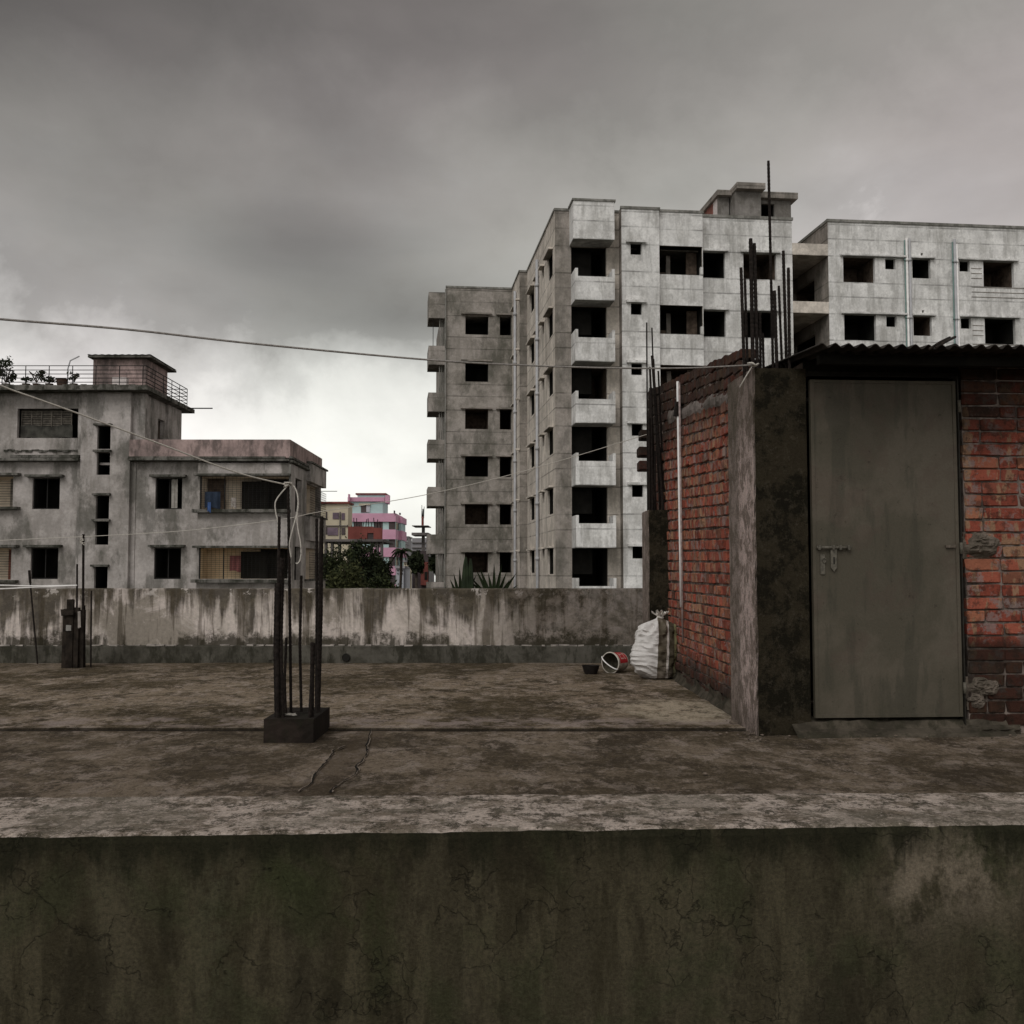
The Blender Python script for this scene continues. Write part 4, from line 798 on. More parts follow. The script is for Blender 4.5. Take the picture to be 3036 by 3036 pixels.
MB.side('wall', b3, b3+16, GZ, TOP, aLW, m_rear); MB.box('coping', aLW-.05, aS2+.05, b3-.05, b3+.12, TOP-.10, TOP+.02, m_cap)
MB.box('roof', aLW+.02, aR1-.02, b3+.2, b3+15.8, 17.3, 17.5, m_rear)
MB.box('edge_pipe', aLW-.10, aLW-.02, b3-.12, b3-.04, GZ, TOP-.2, m_cap)
# balconies off the left flank
for k in range(-2, 6):
    z0 = 2.28+3*k; top = z0+1.22 if k < 5 else TOP-.2
    mb = M().box(aLB, aLW-.0, b3+.9, b3+3.4, z0, z0+.12); mb.box(aLB, aLW-.0, b3+.8, b3+.9, z0, top); mb.box(aLB, aLB+.1, b3+.9, b3+3.4, z0+.12, top); mb.box(aLB+.1, aLW, b3+3.3, b3+3.4, z0+.12, top); MB.part('balcony', mb, m_rear)
for k in range(-1, 5):
    for q in (0, .42, .85): MB.bx('flank_post', (aLW-.42+q*.35, b3+1.0+q*.2, 2.4+3*k+1.0), (.07,.07,1.95), m_cap)
MB.bx('flank_post', (aLB+.28, b3+1.0, 15.4), (.04,.04,2.0), m_iron)
# recessed faces looking left
def lface(a_, bs0, bs1, specs, mat, lab=''):
    holes = []
    for (x0, x1, yt, yb) in specs:
        u0, u1 = sorted((F.ha(c4(x0,1370), a_)[0], F.ha(c4(x1,1370), a_)[0])); zt, zb_ = F.ha(c4((x0+x1)/2, yt), a_)[1], F.ha(c4((x0+x1)/2, yb), a_)[1]
        u0 = max(u0, bs0+.06); u1 = min(u1, bs1-.06); zt = min(zt, 2.35); print('   lface', round(u0,2), round(u1,2), round(zb_,2), round(zt,2))
        for k in range(6):
            holes.append((u0,u1,zb_+3*k,zt+3*k)); MB.niche('window', (a_,u0,zb_+3*k), u1-u0, zt-zb_, 2.0, mat, m_dark, 'left', sl=.09); MB.bx('window_hood', (a_-.24, u0-.15, zt+3*k), (.235,u1-u0+.3,.09), m_side)
    MB.side('wall', bs0, bs1, GZ, TOP, a_, mat, holes); MB.box('coping', a_-.05, a_+.10, bs0+.03, bs1-.05, TOP-.10, TOP+.02, m_cap)
lface(aS1, B1, b2, [(1027,1064,1270,1450),(989,1001,1275,1350),(949,961,1282,1442),(899,929,1285,1442)], m_side)
lface(aS2, b2, b3, [(784,799,1290,1420),(822,831,1290,1350)], m_side)
MB.front('wall', aS2, aS1, GZ, TOP, b2, m_strip); MB.box('coping', aS2-.05, aS1, b2-.05, b2+.10, TOP-.099, TOP+.021, m_cap)
for (cx_, a_, bb0, bb1) in ((803, aS2, b2, b3), (963, aS1, B1, b2)):
    bq = F.ha(c3(cx_,1500), a_)[0]; mb = M(); top = TOP-.9
    mb.tube([(a_-.12, bq, GZ), (a_-.12, bq, top)], .085, 8)
    for k in range(-2, 6):
        mb.tube([(a_-.12,bq,FL(k)-.55),(a_-.12,bq,FL(k)-.38)], .12, 8)
    MB.part('drain_pipe', mb, m_pipe, smooth=True)
# front: strip wall with the tall openings behind the box balconies
holes = [(aOp0, aOp1, FL(k)-2.62, FL(k)-.02) for k in range(-1, 6)]
for h in holes: MB.niche('balcony_opening', (h[0],B1,h[2]), h[1]-h[0], h[3]-h[2], 3.2, m_side, m_dark, 'front')
aMid = aBal0+.02
MB.front('wall', aS1, aMid, GZ, TOP, B1, m_strip, [(aOp0, aMid, h[2], h[3]) for h in holes]); MB.front('wall', aMid, aC0, GZ, TOP, B1, m_side, [(aMid, aOp1, h[2], h[3]) for h in holes])
MB.box('coping', aS1-.03, aC0, B1-.05, B1+.1, TOP-.101, TOP+.019, m_cap)
for k in range(-1, 5):
    z0 = FL(k)-.03; mb = M()
    mb.box(aBal0, aBal1, 0, B1, z0, z0+.14); mb.box(aBal0+.0, aBal1-.0, 0, .10, z0+.14, z0+1.16); mb.box(aBal0, aBal0+.10, .10, B1, z0+.14, z0+1.55); mb.box(aBal1-.10, aBal1, .10, B1, z0+.14, z0+1.55)
    mb.box(aBal0, aBal0+.14, 0, .102, z0+1.16, z0+1.552); mb.box(aBal1-.14, aBal1, 0, .102, z0+1.16, z0+1.552); MB.part('balcony', mb, m_pale)
z0 = FL(5)-.03; mb = M().box(aBal0-.08, aBal1, 0, B1, z0, TOP); MB.part('roof_box', mb, m_pale); MB.box('coping', aBal0-.14, aBal1+.06, -.06, B1+.0, TOP, TOP+.10, m_cap)
MB.bx('slanted_pole', (aOp1-1.2, .6, FL(2)+1.1), (1.2,.04,.05), m_cap)
# bright column with small windows
sw0, sw1 = F.hb(c4(1628,860), BC)[0], F.hb(c4(1708,860), BC)[0]; st_, sb_ = F.hb(c4(1668,825), BC)[1]-3, F.hb(c4(1668,909), BC)[1]-3; print('small', sw0, sw1, st_, sb_)
holes = []
for k in range(-1, 6):
    d = st_-0; zt = st_+3*k; zb_ = sb_+3*k
    while False: pass
    holes.append((sw0,sw1,zb_,zt)); MB.niche('window', (sw0,BC,zb_), sw1-sw0, zt-zb_, 1.5, m_pale, m_dark, 'front'); hood((sw0-.25,BC-.20,zt), (sw1-sw0+.45,.195,.12), m_pale)
MB.front('wall', aC0, aC1, GZ, TOP, BC, m_pale, holes); MB.side('wall', BC, B1, GZ, TOP, aC0, m_strip); MB.box('coping', aC0-.05, aC1+.05, BC-.05, BC+.10, TOP-.10, TOP+.03, m_cap)
# loggia bay
holes = [(aC1+.03, aL1-.03, FL(k)-2.62+1.22, FL(k)-.1+.15) for k in range(-1, 6)]
for h in holes:
    n_ = MB.niche('loggia_opening', (h[0],BL,h[2]), h[1]-h[0], h[3]-h[2], 2.6, m_side, m_dark, 'front', sl=.12)
    W0 = h[1]-h[0]; MB.bx('partition', (h[0]+.05, BL+1.5, h[2]+.02), (W0*.36,.12,.5), m_room); MB.bx('partition', (h[0]+W0*.33, BL+1.45, h[2]+.02), (W0*.10,.15,h[3]-h[2]-.06), m_strip); MB.bx('partition', (h[0]+W0*.74, BL+.9, h[2]+.02), (W0*.24,.12,h[3]-h[2]-.06), m_room)
MB.front('wall', aC1, aL1, GZ, TOP, BL, m_pale, holes); MB.side('wall', BL, BFc, GZ, TOP, aL1, m_pale); MB.side('wall', BC, BL, GZ, TOP, aC1, m_pale)
for h in holes: MB.bx('rail_end', (aL1-.14, BL-.03, h[2]), (.14,.2,.42), m_pale); 
MB.box('coping', aC1+.05, aL1+.05, BL-.05, BL+.10, TOP-.10, TOP+.02, m_cap)
# facade right of the loggia
u = lambda x_, y_=560: F.hb(c5(x_, y_), BFc)[0]; zz = lambda x_, y_: F.hb(c5(x_, y_), BFc)[1]
holes = []
for k in range(-1, 6):
    for (x0, x1, hx0, hx1, a_min) in ((305,425,305,437,aL1+.03),(517,683,502,700,0)):
        q0, q1 = max(u(x0), a_min), u(x1); holes.append((q0,q1,FL(k)-1.36,FL(k)-.02)); MB.niche('window', (q0,BFc,FL(k)-1.36), q1-q0, 1.34, 2.4, m_pale, m_dark, 'front'); hh0 = max(u(hx0), aL1+.01); hood((hh0,BFc-.20,FL(k)-.02), (u(hx1)-hh0,.195,.12), m_pale)
MB.front('wall', aL1, aFe, GZ, TOP, BFc, m_pale, holes); MB.box('coping', aL1+.0, aFe+.06, BFc-.06, BFc+.10, TOP-.10, TOP+.04, m_cap); MB.side('wall', BFc, 9, GZ, TOP, aFe, m_strip)
# link between the two blocks
for k in range(-1, 6): MB.box('link_slab', aFe+.005, aR0-.005, BFc, 8.0, FL(k)-.02+0.0, FL(k)+.58, m_side)
MB.front('link_wall', aFe, aR0, GZ, 17.6, 8.0, m_rear)
mbh = [(BFc+1.9, 6.5, FL(k)-2.3, FL(k)-.65) for k in range(-1, 6)]
MB.side('wall', BFc, 9, GZ, TOP, aR0, m_strip, mbh)
for h in mbh: MB.niche('window', (aR0,h[0],h[2]), h[1]-h[0], h[3]-h[2], 2, m_strip, m_dark, 'left')
MB.box('coping', aR0-.05, aR0+.1, BFc+.1, 8.9, TOP-.1, TOP+.04, m_cap)
# right block
holes = []
for k in range(0, 6):
    for (x0, x1, top, h) in ((1020,1180,-.02,1.34),(1232,1284,-.06,.56),(1368,1460,-.02,1.02),(1606,1658,-.05,.56),(1726,1880,-.02,1.36),(1412,1424,.30,.14)):
        q0, q1 = u(x0), u(x1); zt = FL(k)+top; holes.append((q0,q1,zt-h,zt)); MB.niche('window' if h > .2 else 'vent', (q0,BFc,zt-h), q1-q0, h, 2.2, m_pale, m_dark, 'front')
    for (x0, x1) in ((1004,1332),(1358,1476),(1594,1898)): hood((u(x0),BFc-.20,FL(k)-.02), (u(x1)-u(x0),.195,.10), m_pale)
    holes.append((u(2080), u(2230), FL(k)-1.36, FL(k)-.02)); MB.niche('window', (u(2080),BFc,FL(k)-1.36), u(2230)-u(2080), 1.34, 2.2, m_pale, m_dark, 'front')
MB.front('wall', aR0, aR1, GZ, TOP, BFc, m_pale, holes); MB.box('coping', aR0-.06, aR1, BFc-.06, BFc+.10, TOP-.1, TOP+.04, m_cap); MB.side('wall', BFc, b3+16, GZ, TOP, aR1, m_strip)
for (x_, r, mt, zt) in ((1327,.035,m_green,18.2),(1337,.06,m_white,18.3),(1352,.06,m_pipe,18.3),(1568,.035,m_green,18.2),(1579,.07,m_pipe,18.35),(1590,.05,m_white,18.1)):
    mb = M().tube([(u(x_),BFc-.1,GZ),(u(x_),BFc-.1,zt)], r, 7)
    for k in range(-1,6): mb.tube([(u(x_),BFc-.1,FL(k)-.2),(u(x_),BFc-.1,FL(k)-.05)], r*1.5, 7)
    MB.part('drain_pipe', mb, mt, smooth=True)
for k in (0,1,2,3,4,5):     # exposed courses beside the last window
    for q in range(6): MB.bx('exposed_course', (u(1664), BFc-.02, FL(k)-1.95+q*.26+(.2 if q > 2 else 0)), (u(1718)-u(1664) if q > 2 else u(1932)-u(1664),.018,.035), m_strip)
MB.front('wall', aS1, aR1, GZ, 17.4, b3+16, m_rear)
# roof of the front part and its stair house
MB.box('roof', aS1+.02, aR1-.02, BFc+.15, b3+.15, 17.30, 17.45, m_rear)
SB = 5.0; v = lambda x_, y_, b_=SB: (lambda q_: (q_[0], (q_[1]-2.3)/1.0208+2.3))(F.hb((2050+x_/4.2933, 500+y_/4.2933), b_))
m_st = concrete('stair_house_render', (.23,.215,.20), (.13,.12,.105), .8, .3, 9, .6, None, (.06,.055,.04), .4)
zr1 = v(600,285)[1]; a1_, a2_, a3_ = v(560,450)[0], v(885,450)[0], v(1267,500)[0]; zr2 = v(1100,402)[1]
MB.box('stair_house_wall', a1_, a2_, SB, SB+4, 17.4, zr1, m_st)
q0 = v(548,270); q1 = v(908,280); z_hi = v(600,207)[1]; MB.box('stair_house_roof', q0[0], q1[0], SB-.45, SB+4.5, zr1, z_hi, m_strip)
bR = SB+.9; a3_ = v(1267,500,bR)[0]; zr2 = v(1100,402,bR)[1]; o0, o1 = v(887,500,bR), v(1057,605,bR); ot = v(970,448,bR)[1]
mb = M(); mb.sheet(lambda s, t_: (s, bR, t_), [a2_, a3_], [17.4, zr2], [(a2_+.02, o1[0], 18.6, ot)]); mb.sheet(lambda s, t_: (a3_, s, t_), [bR, bR+4], [17.4, zr2]); MB.part('stair_house_wall', mb, m_st)
MB.niche('window', (a2_+.02,bR,18.6), o1[0]-a2_-.02, ot-18.6, 2, m_st, m_dark, 'front')
MB.box('stair_house_roof', q1[0]-.3, v(1305,333,bR)[0]+.1, bR-.35, bR+4.4, zr2, v(1100,325,bR)[1], m_strip)
bL = SB+.9; e0, e1 = v(343,500,bL)[0], v(478,500,bL)[0]; zl = v(400,362,bL)[1]; zl2 = v(400,297,bL)[1]
MB.box('stair_house_wall', e0, e1, bL, bL+.2, 17.4, zl, m_st); MB.front('dark_doorway', e1, a1_+.05, 17.4, zr1, bL+.9, m_dark)
MB.box('stair_house_roof', v(318,300,bL)[0]-.05, q0[0]+.3, bL-.35, bL+4.8, zl, zl2, m_strip)
m_rb = plain('far_brick', (.22,.09,.07), .9, .3, 3); m_wp = plain('white_post', (.62,.56,.54), .8, .1)
MB.side('stair_house_wall', bL+.2, bL+1.0, 17.4, zl, e0, m_wp); MB.side('stair_house_wall', bL+1.0, bL+2.6, 17.4, zl, e0, m_rb)
MB.root.scale.z = 1.0208; MB.root.location.z = GZ-.318
# ================================================================ LEFT BUILDING
def c1(x_, y_): return (x_/1.932, 1000+y_/1.932)
def cb(x_, y_): return (x_/3.22, 1050+y_/3.22)
LB = Bld('apartment_building', 'weathered grey low apartment building with railed roof terrace at the left', 'building', -14.0, 46.5, 0.0)
G = LB.F; gu = lambda x_, b_=0, y_=1200: G.hb(c1(x_, y_), b_)[0]; gz = lambda x_, y_, b_=0: G.hb(c1(x_, y_), b_)[1]
Aend = gu(1662); Awing = gu(745); Atow0 = gu(462); Aup = gu(818, 0, 500); XL = gu(0)-9
zPar = gz(1200, 592); zSlab1 = gz(400, 275, -.9); zSlab0 = gz(400, 300, -.9)
bEnd = G.ha(c1(1838, 1000), Aend)[0]; bUp = G.ha(c1(1025, 500), Aup-.0)[0]; print('LB', Aend, Awing, Atow0, Aup, zPar, zSlab0, zSlab1, bEnd, bUp)
def glazed(a0, a1, z0, z1, b_=0, mat=m_lb, grille=True, d=1.6):
    n_ = LB.niche('window', (a0,b_,z0), a1-a0, z1-z0, d, mat, m_dark, 'front', sl=.18)
    key = ('gr', round(a1-a0,2), round(z1-z0,2))
    if grille:
        if key not in LB.cache:
            mb = M(); w_, h_ = a1-a0, z1-z0
            for (x0,x1,y0,y1) in ((0,w_,0,.05),(0,w_,h_-.05,h_),(0,.05,.05,h_-.05),(w_-.05,w_,.05,h_-.05),(w_/2-.02,w_/2+.02,.05,h_-.05)): mb.box(x0,x1,0,.04,y0,y1)
            LB.cache[key] = mb.mesh('window_frame', m_iron)
        put('window_frame', LB.cache[key], n_, (0,.12,0))
    return (a0,a1,z0,z1)
H1, H2 = [], []
zs2, zt3 = gz(950,1385), gz(950,1207); zs1, zt1 = gz(950,984), gz(950,806)
for (x0, x1, hx0, hx1) in ((178,335,148,360),(884,1038,860,1064)):
    for (z0, z1) in ((zs2,zt3),(zs1,zt1),(zs2-3,zt3-3)):
        a0, a1 = gu(x0), gu(x1); H1.append(glazed(a0,a1,z0,z1)); LB.bx('window_hood', (gu(hx0),-.32,z1+.03), (gu(hx1)-gu(hx0),.317,.10), m_led)
for (xa, ya, xb, yb) in ((558,507,635,640),(555,660,633,788),(553,908,630,1040),(551,1055,628,1188),(550,1315,627,1445)):
    a0, a1, z0, z1 = gu(556), gu(632), gz(590,yb,-.25), gz(590,ya,-.25); H2.append(glazed(a0,a1,z0,z1,-.25,grille=False)); 
for yl_ in (500, 650, 898, 1047, 1306): LB.bx('window_hood', (gu(542),-.46,gz(590,yl_+8,-.25)), (gu(642)-gu(542),.207,.09), m_led)
# big lattice window on the top floor
a0, a1, z0, z1 = gu(80), gu(430), gz(200,577), gz(200,408); H1.append((a0,a1,z0,z1)); nb = LB.niche('window', (a0,0,z0), a1-a0, z1-z0, 1.8, m_lb, m_dark, 'front', sl=.2)
m_blind = plain('old_blind', (.14,.125,.105), .9, .4, 5); mb = M()
for q in range(15): mb.box(.06, (a1-a0)*.86, .30, .32, (z1-z0)*(.08+.06*q), (z1-z0)*(.08+.06*q)+.05, j=.006)
for q in range(6): mb.box((a1-a0)*(.02+.165*q), (a1-a0)*(.02+.165*q)+.04, .26, .29, .02, (z1-z0)*.96)
LB_bl = part('blind', mb, m_blind, nb); mb = M(); mb.sheet(lambda s, t_: (.05+(a1-a0)*.86*s, .22+.03*math.sin(s*22), (z1-z0)*(.02+.42*t_+.03*math.sin(s*9))), [i/24 for i in range(25)], [0,1]); part('cloth_screen', mb, plain('dark_cloth', (.06,.058,.05), .9, .4, 3), nb)
# left-edge recessed balconies
for (yt, yb) in ((797,970),(1207,1388)):
    a0, a1, z0, z1 = gu(-400), gu(66), gz(30,yb), gz(30,yt); H1.append((a0,a1,z0,z1)); n_ = LB.niche('loggia', (a0,0,z0), a1-a0, z1-z0, 1.3, m_lb, m_cream, 'front')
    mb = M(); [mb.box(0, a1-a0, .05, .062, q*.11, q*.11+.016) for q in range(1, int((z1-z0)/.11))]; [mb.box(q*.62, q*.62+.015, .064, .08, 0, z1-z0) for q in range(1, int((a1-a0)/.62))]; part('grille', mb, m_iron, n_)
    LB.bx('window_hood', (a0,-.35,z1+.02), (gu(112)-a0,.347,.11), m_led); LB.bx('ledge', (a0,-.35,z0-.13), (gu(112)-a0,.347,.11), m_led)
    LB.box('curtain', gu(20), gu(52), .5, .53, z0, z1-.05, plain('rust_curtain', (.13,.05,.035), .9, .4, 3) if yt > 1000 else m_blind)
# balcony bay of the right wing
BAY = []
m_bwall = plain('yellowed_balcony_wall', (.66,.53,.36), .85, .22, 1.2); m_pinkc = plain('dusty_pink_cloth', (.20,.075,.07), .9, .2, 6); m_navy = plain('navy_cloth', (.025,.035,.055), .9, .3, 5)
for i, (yt, yb) in enumerate(((797,984),(1208,1384))):
    a0, a1, z0, z1 = gu(1140,-.35), gu(1650,-.35), gz(1400,yb,-.35), gz(1400,yt,-.35); BAY.append((a0,a1,z0,z1)); n_ = LB.niche('balcony_recess', (a0,-.35,z0), a1-a0, z1-z0, 1.35, m_lb, [m_cream, m_bwall][i], 'front', sl=.12)
    W0, H0 = a1-a0, z1-z0; fx = lambda x_: gu(x_, .75)-a0
    mb = M(); mb.box(fx(1380), fx(1530), 1.10, 1.34, .02, H0-.12); part('dark_doorway', mb, m_dark, n_)
    if i == 0: mb = M(); mb.box(max(.02,fx(1142)), fx(1280), 1.12, 1.34, .02, H0-.02); part('dark_doorway', mb, m_room, n_)
    mb = M()
    for q in range(1, 15): mb.box(0, W0, .03, .038, H0*q/15, H0*q/15+.009)
    for q in range(1, 22): mb.box(W0*q/22, W0*q/22+.008, .04, .048, 0, H0)
    mb.box((1278-1140)/510*W0, (1284-1140)/510*W0, .02, .06, 0, H0); mb.box(.02, .06, .02, .06, 0, H0); part('grille', mb, m_iron, n_)
    LB.bx('ledge', (gu(1108,-.35),-.70,z0-.16), (gu(1664,-.35)-gu(1108,-.35),.347,.14), m_led); LB.bx('window_hood', (gu(1112,-.35),-.66,z1+.01), (gu(1664,-.35)-gu(1112,-.35),.307,.09), m_led)
a0, a1, z0, z1 = BAY[0]; o0 = LB.root
def cloth(name, label, x0, x1, y0, y1, b_, mat, w=.04):
    A = G.hb(c1(x0, y1), b_); B = G.hb(c1(x1, y0), b_); mb = M(); mb.sheet(lambda s, t_: ((B[0]-A[0])*s, w*math.sin(s*14)*(1-t_*.4), (B[1]-A[1])*(t_-1)+.04*math.sin(s*5)*(1-t_)), [i/14 for i in range(15)], [i/6 for i in range(7)])
    q = G.w(A[0], b_, B[1]); return tag(part(name, mb, mat, None, loc=q, smooth=True), label, 'laundry')
cloth('hanging_cloth', 'large dark navy cloth hanging in the upper balcony of the left building', 1172, 1262, 885, 978, -.55, m_navy)
cloth('hanging_cloth', 'small bright blue cloth hanging over the upper balcony ledge', 1188, 1208, 945, 1000, -.74, plain('blue_cloth', (.07,.13,.30), .9, .15, 6), .02)
cloth('hanging_cloth', 'dusty red cloth hanging in the lower balcony of the left building', 1315, 1378, 1250, 1340, -.10, m_pinkc)
cloth('hanging_cloth', 'black and white cloth by the doorway in the upper balcony', 1322, 1352, 918, 975, -.42, m_lime, .02)
WHOLD = [(a0,a1,z0,z1) for a0,a1,z0,z1 in BAY]
aB0 = gu(1128,-.35)
# wall sheets
zC = gz(1000, 712)
LB.front('wall', XL, Atow0, GZ, zSlab0, 0, m_lb, H1[:0]+[h for h in H1 if h[0] < Atow0]); LB.front('wall', Awing-.0, Aend-.0, GZ, zPar, 0, m_lb, [h for h in H1 if h[0] > Atow0]+[(aB0+.02, Aend-.05, GZ+.1, gz(1400,720,-.35))])
LB.front('stair_wall', Atow0, Awing, GZ, zSlab0, -.25, m_lb, H2); LB.side('stair_wall', -.25, 0, GZ, zSlab0, Atow0, m_lb); LB.side('stair_wall', -.25, 0, GZ, zSlab0, Awing, m_lb)
LB.box('pilaster', gu(440), gu(462), -.12, -.0, GZ, zSlab0, m_lb); LB.box('pilaster', gu(745), gu(772), -.04, -.005, GZ, zC, m_lb)
zBt = gz(1400,720,-.35)
LB.front('balcony_front', aB0, Aend, GZ, zBt, -.35, m_lb, BAY); LB.side('balcony_front', -.35, 0, GZ, zBt, aB0, m_lb); LB.flat('balcony_front', aB0, Aend, -.35, 0, zBt, m_lb)
# parapet band in a pinker render, cornices
mb = M().box(Awing+.02, Aend+.03, -.40, -.20, gz(1400,690,-.4), zPar, 0); LB.part('roof_parapet', mb, m_lbtop)
mb = M().box(Aend-.17, Aend+.035, -.20, bEnd+.02, gz(1400,690,-.4), zPar, 0); LB.part('roof_parapet', mb, m_lbtop)
for (x0, x1, y_, d_, h_) in ((748,1150,712,-.60,.10),(748,1640,700,-.52,.08),(1150,1664,716,-.56,.10)): LB.box('cornice', gu(x0), gu(x1), d_, -.36 if x0 > 1000 else -.0, gz(x0+50,y_), gz(x0+50,y_)+h_, m_led)
for (y_, d_, h_) in ((700,.14,.09),(722,.20,.10)): LB.box('cornice', Aend+.002, Aend+d_, -.45, bEnd, gz(1662,y_), gz(1662,y_)+h_, m_led)
for (x0, x1, y_, d_) in ((-300,458,712,-.42),(60,455,693,-.30)): LB.box('cornice', gu(x0), gu(x1), d_, -.005, gz(200,y_), gz(200,y_)+.12, m_led)
for i in range(22):      # rough plaster edge above the cornice
    q = gu(10+20*i); LB.box('plaster_ridge', q, q+.16, -.06, -.001, gz(200,655)+.04*math.sin(i*1.7)+.06*mnoise.noise(Vector((i*.4,0,0))), gz(200,648)+.06*mnoise.noise(Vector((i*.4,0,0)))+.02, m_led)
# right flank of the wing with its openings and side balcony
fb_ = lambda x_: G.ha(c1(x_, 1200), Aend)[0]; fz_ = lambda x_, y_: G.ha(c1(x_, y_), Aend)[1]
SH = []
for (z0, z1) in ((zs1-.05,zt1+.1),(zs2-.05,zt3+.1)):
    for (x0, x1) in ((1688,1724),): SH.append((max(.35,fb_(x0)), fb_(x1), z0, z1)); LB.niche('window', (Aend,SH[-1][0],z0), SH[-1][1]-SH[-1][0], z1-z0, 1.5, m_lb, m_dark, 'right')
    SH.append((fb_(1750)+.1, bEnd-.4, z0, z1)); LB.niche('balcony_recess', (Aend,SH[-1][0],z0), SH[-1][1]-SH[-1][0], z1-z0, 1.2, m_lb, m_cream, 'right')
LB.side('wall', -.35, bEnd, GZ, zPar-.02, Aend, m_lb, SH); LB.front('wall', XL, Aend, GZ, zPar, bEnd, m_lb)
for (zb0, zt0) in ((zs1-1.25, zs1-.1), (zs2-1.25, zs2-.1), (zt1+.15, zt1+1.0)):
    b0_ = fb_(1748); mb = M().box(Aend+.003, Aend+.22, b0_, bEnd+.2, zb0, zt0); LB.part('side_balcony', mb, m_lb); LB.box('ledge', Aend+.004, Aend+.30, b0_-.1, bEnd+.3, zt0, zt0+.08, m_led)
mb = M()
for z0 in (zs1-.02, zs2-.02):
    for q in range(12): mb.box(Aend+.19, Aend+.202, fb_(1748), bEnd+.2, z0+q*.11, z0+q*.11+.014)
    for q in range(14): bq = fb_(1748)+(bEnd+.2-fb_(1748))*q/13; mb.box(Aend+.204, Aend+.216, bq, bq+.014, z0, z0+1.25)
LB.part('side_grille', mb, m_iron)
for z_ in (gz(1850,815), gz(1850,897)): LB.bx('bracket', (Aend+.1, bEnd-.6, z_), (.8,.03,.03), m_iron)
LB.box('corner_pipe', gu(1664)+.0, gu(1664)+.07, -.47, -.40, GZ, gz(1664,735), m_cap)
LB.box('roof', XL+.05, Aend-.2, .1, bEnd-.1, zPar-1.05, zPar-.95, m_lb)
# upper flank
ub = lambda x_: G.ha(c1(x_, 500), Aup)[0]; uz = lambda x_, y_: G.ha(c1(x_, y_), Aup)[1]
hs = [(ub(906), ub(944), uz(925,588), uz(925,473))]
Ayy = Awing; LB.front('wall', Awing, Aup, zPar-.02, zSlab0, 0, m_lb)
LB.side('wall', 0, bUp, zPar-1, zSlab0, Aup, m_lb, hs); LB.niche('window', (Aup,hs[0][0],hs[0][2]), hs[0][1]-hs[0][0], hs[0][3]-hs[0][2], 1.2, m_lb, m_room, 'right'); LB.front('wall', XL, Aup, zPar-1, zSlab0, bUp, m_lb)
LB.box('pilaster', Aup-.1, Aup+.12, ub(948), bUp+.02, zPar-1, zSlab0-.01, m_lb); LB.box('pilaster', Aup-.1, Aup+.12, -.05, .3, zPar-1, zSlab0-.01, m_lb)
sA = gu(845, -.9, 290); sB = bUp+.9; LB.box('terrace_slab', XL, sA, -.9, sB, zSlab0, zSlab1, m_led)
for i in range(60): q = XL+ (sA-XL)*i/60; LB.box('slab_lip', q, q+(sA-XL)/60, -.93, -.901, zSlab0-.03*random.random(), zSlab1+.05*random.random(), m_led) if q > gu(-60) else None
LB.bx('spout', (sA-.1, sB-1.2, zSlab0+.05), (1.3,.05,.05), m_iron)
# stair head room on the terrace
tb = 1.3; t0, t1 = G.hb(cb(888,200), tb)[0], G.hb(cb(1396,200), tb)[0]; zrt = G.hb(cb(1100,45), tb)[1]; tbe = G.ha(cb(1597,300), t1)[0]; print('head', t0, t1, zrt, tbe)
mb = M().box(t0, t1, tb, tbe, zSlab1, zrt); LB.part('stair_head_wall', mb, m_lbtop); r0 = G.hb(cb(830,38), tb-.4)[0]; r1_ = G.hb(cb(1440,38), tb-.4)[0]
mb = M(); RN = 24
mb.sheet(lambda s, t_: (r0+(r1_-r0)*s, tb-.4+(tbe-tb+.8)*t_, zrt+.12+.05*s*0+.012*math.sin(s*60)), [i/48 for i in range(49)], [0,.5,1]); mb.box(r0+.02, r1_-.02, tb-.36, tbe+.38, zrt, zrt+.09); LB.part('stair_head_roof', mb, m_led)
# railing
rb0 = -.75; rA = G.hb(cb(1396,110), rb0)[0]; zR = [G.hb(cb(900,y_), rb0)[1] for y_ in (110,151,189,228,267)]; rE = G.ha(cb(1790,330), rA)[0]; print('rail', rA, zR, rE)
mb = M()
for z_ in zR: mb.box(XL, rA, rb0, rb0+.028, z_-.014, z_+.014); mb.box(rA-.028, rA, rb0, rE, z_-.0135, z_+.0145); mb.box(rA-2.2, rA, rE, rE+.028, z_-.014, z_+.013)
LB.part('handrail', mb, m_iron)
aP = G.hb(cb(464,200), rb0)[0]-G.hb(cb(240,200), rb0)[0]; a_ = G.hb(cb(240,200), rb0)[0]
while a_ > XL: a_ -= aP
while a_ < rA: LB.bx('rail_post', (a_, rb0+.002, zSlab1), (.03,.025,zR[0]-zSlab1), m_iron); a_ += aP
for q in range(1, 6): LB.bx('rail_post', (rA-.026, rb0+(rE-rb0)*q/5, zSlab1), (.024,.03,zR[0]-zSlab1), m_iron)
mb = M().tube([(t0-1.05,tb-.2,zSlab1), (t0-1.05,tb-.2,zrt-.5), (t0-.95,tb-.2,zrt-.12), (t0-.55,tb-.2,zrt+.08)], .03, 6); LB.part('bent_pipe', mb, m_pipe, smooth=True)
q = G.hb(cb(1128,285), .2); LB.bx('wall_unit', (q[0]-.3, .3, zSlab1+.05), (.62,.3,.52), m_wp)
q = G.w(gu(1000,.3,800)-.3, .0, zt1-.95)
mb = M(); mb.sheet(lambda s, t_: (.16*s, .02*math.sin(s*12), -1.1*t_), [i/12 for i in range(13)], [0,1]); n_ = part('curtain', mb, plain('pale_curtain', (.32,.30,.27), .9, .2, 6), LB.root, loc=(gu(975,.1)+.0,.13,zt1-.03-GZ)); n_.scale = (1.7,1,1.15)
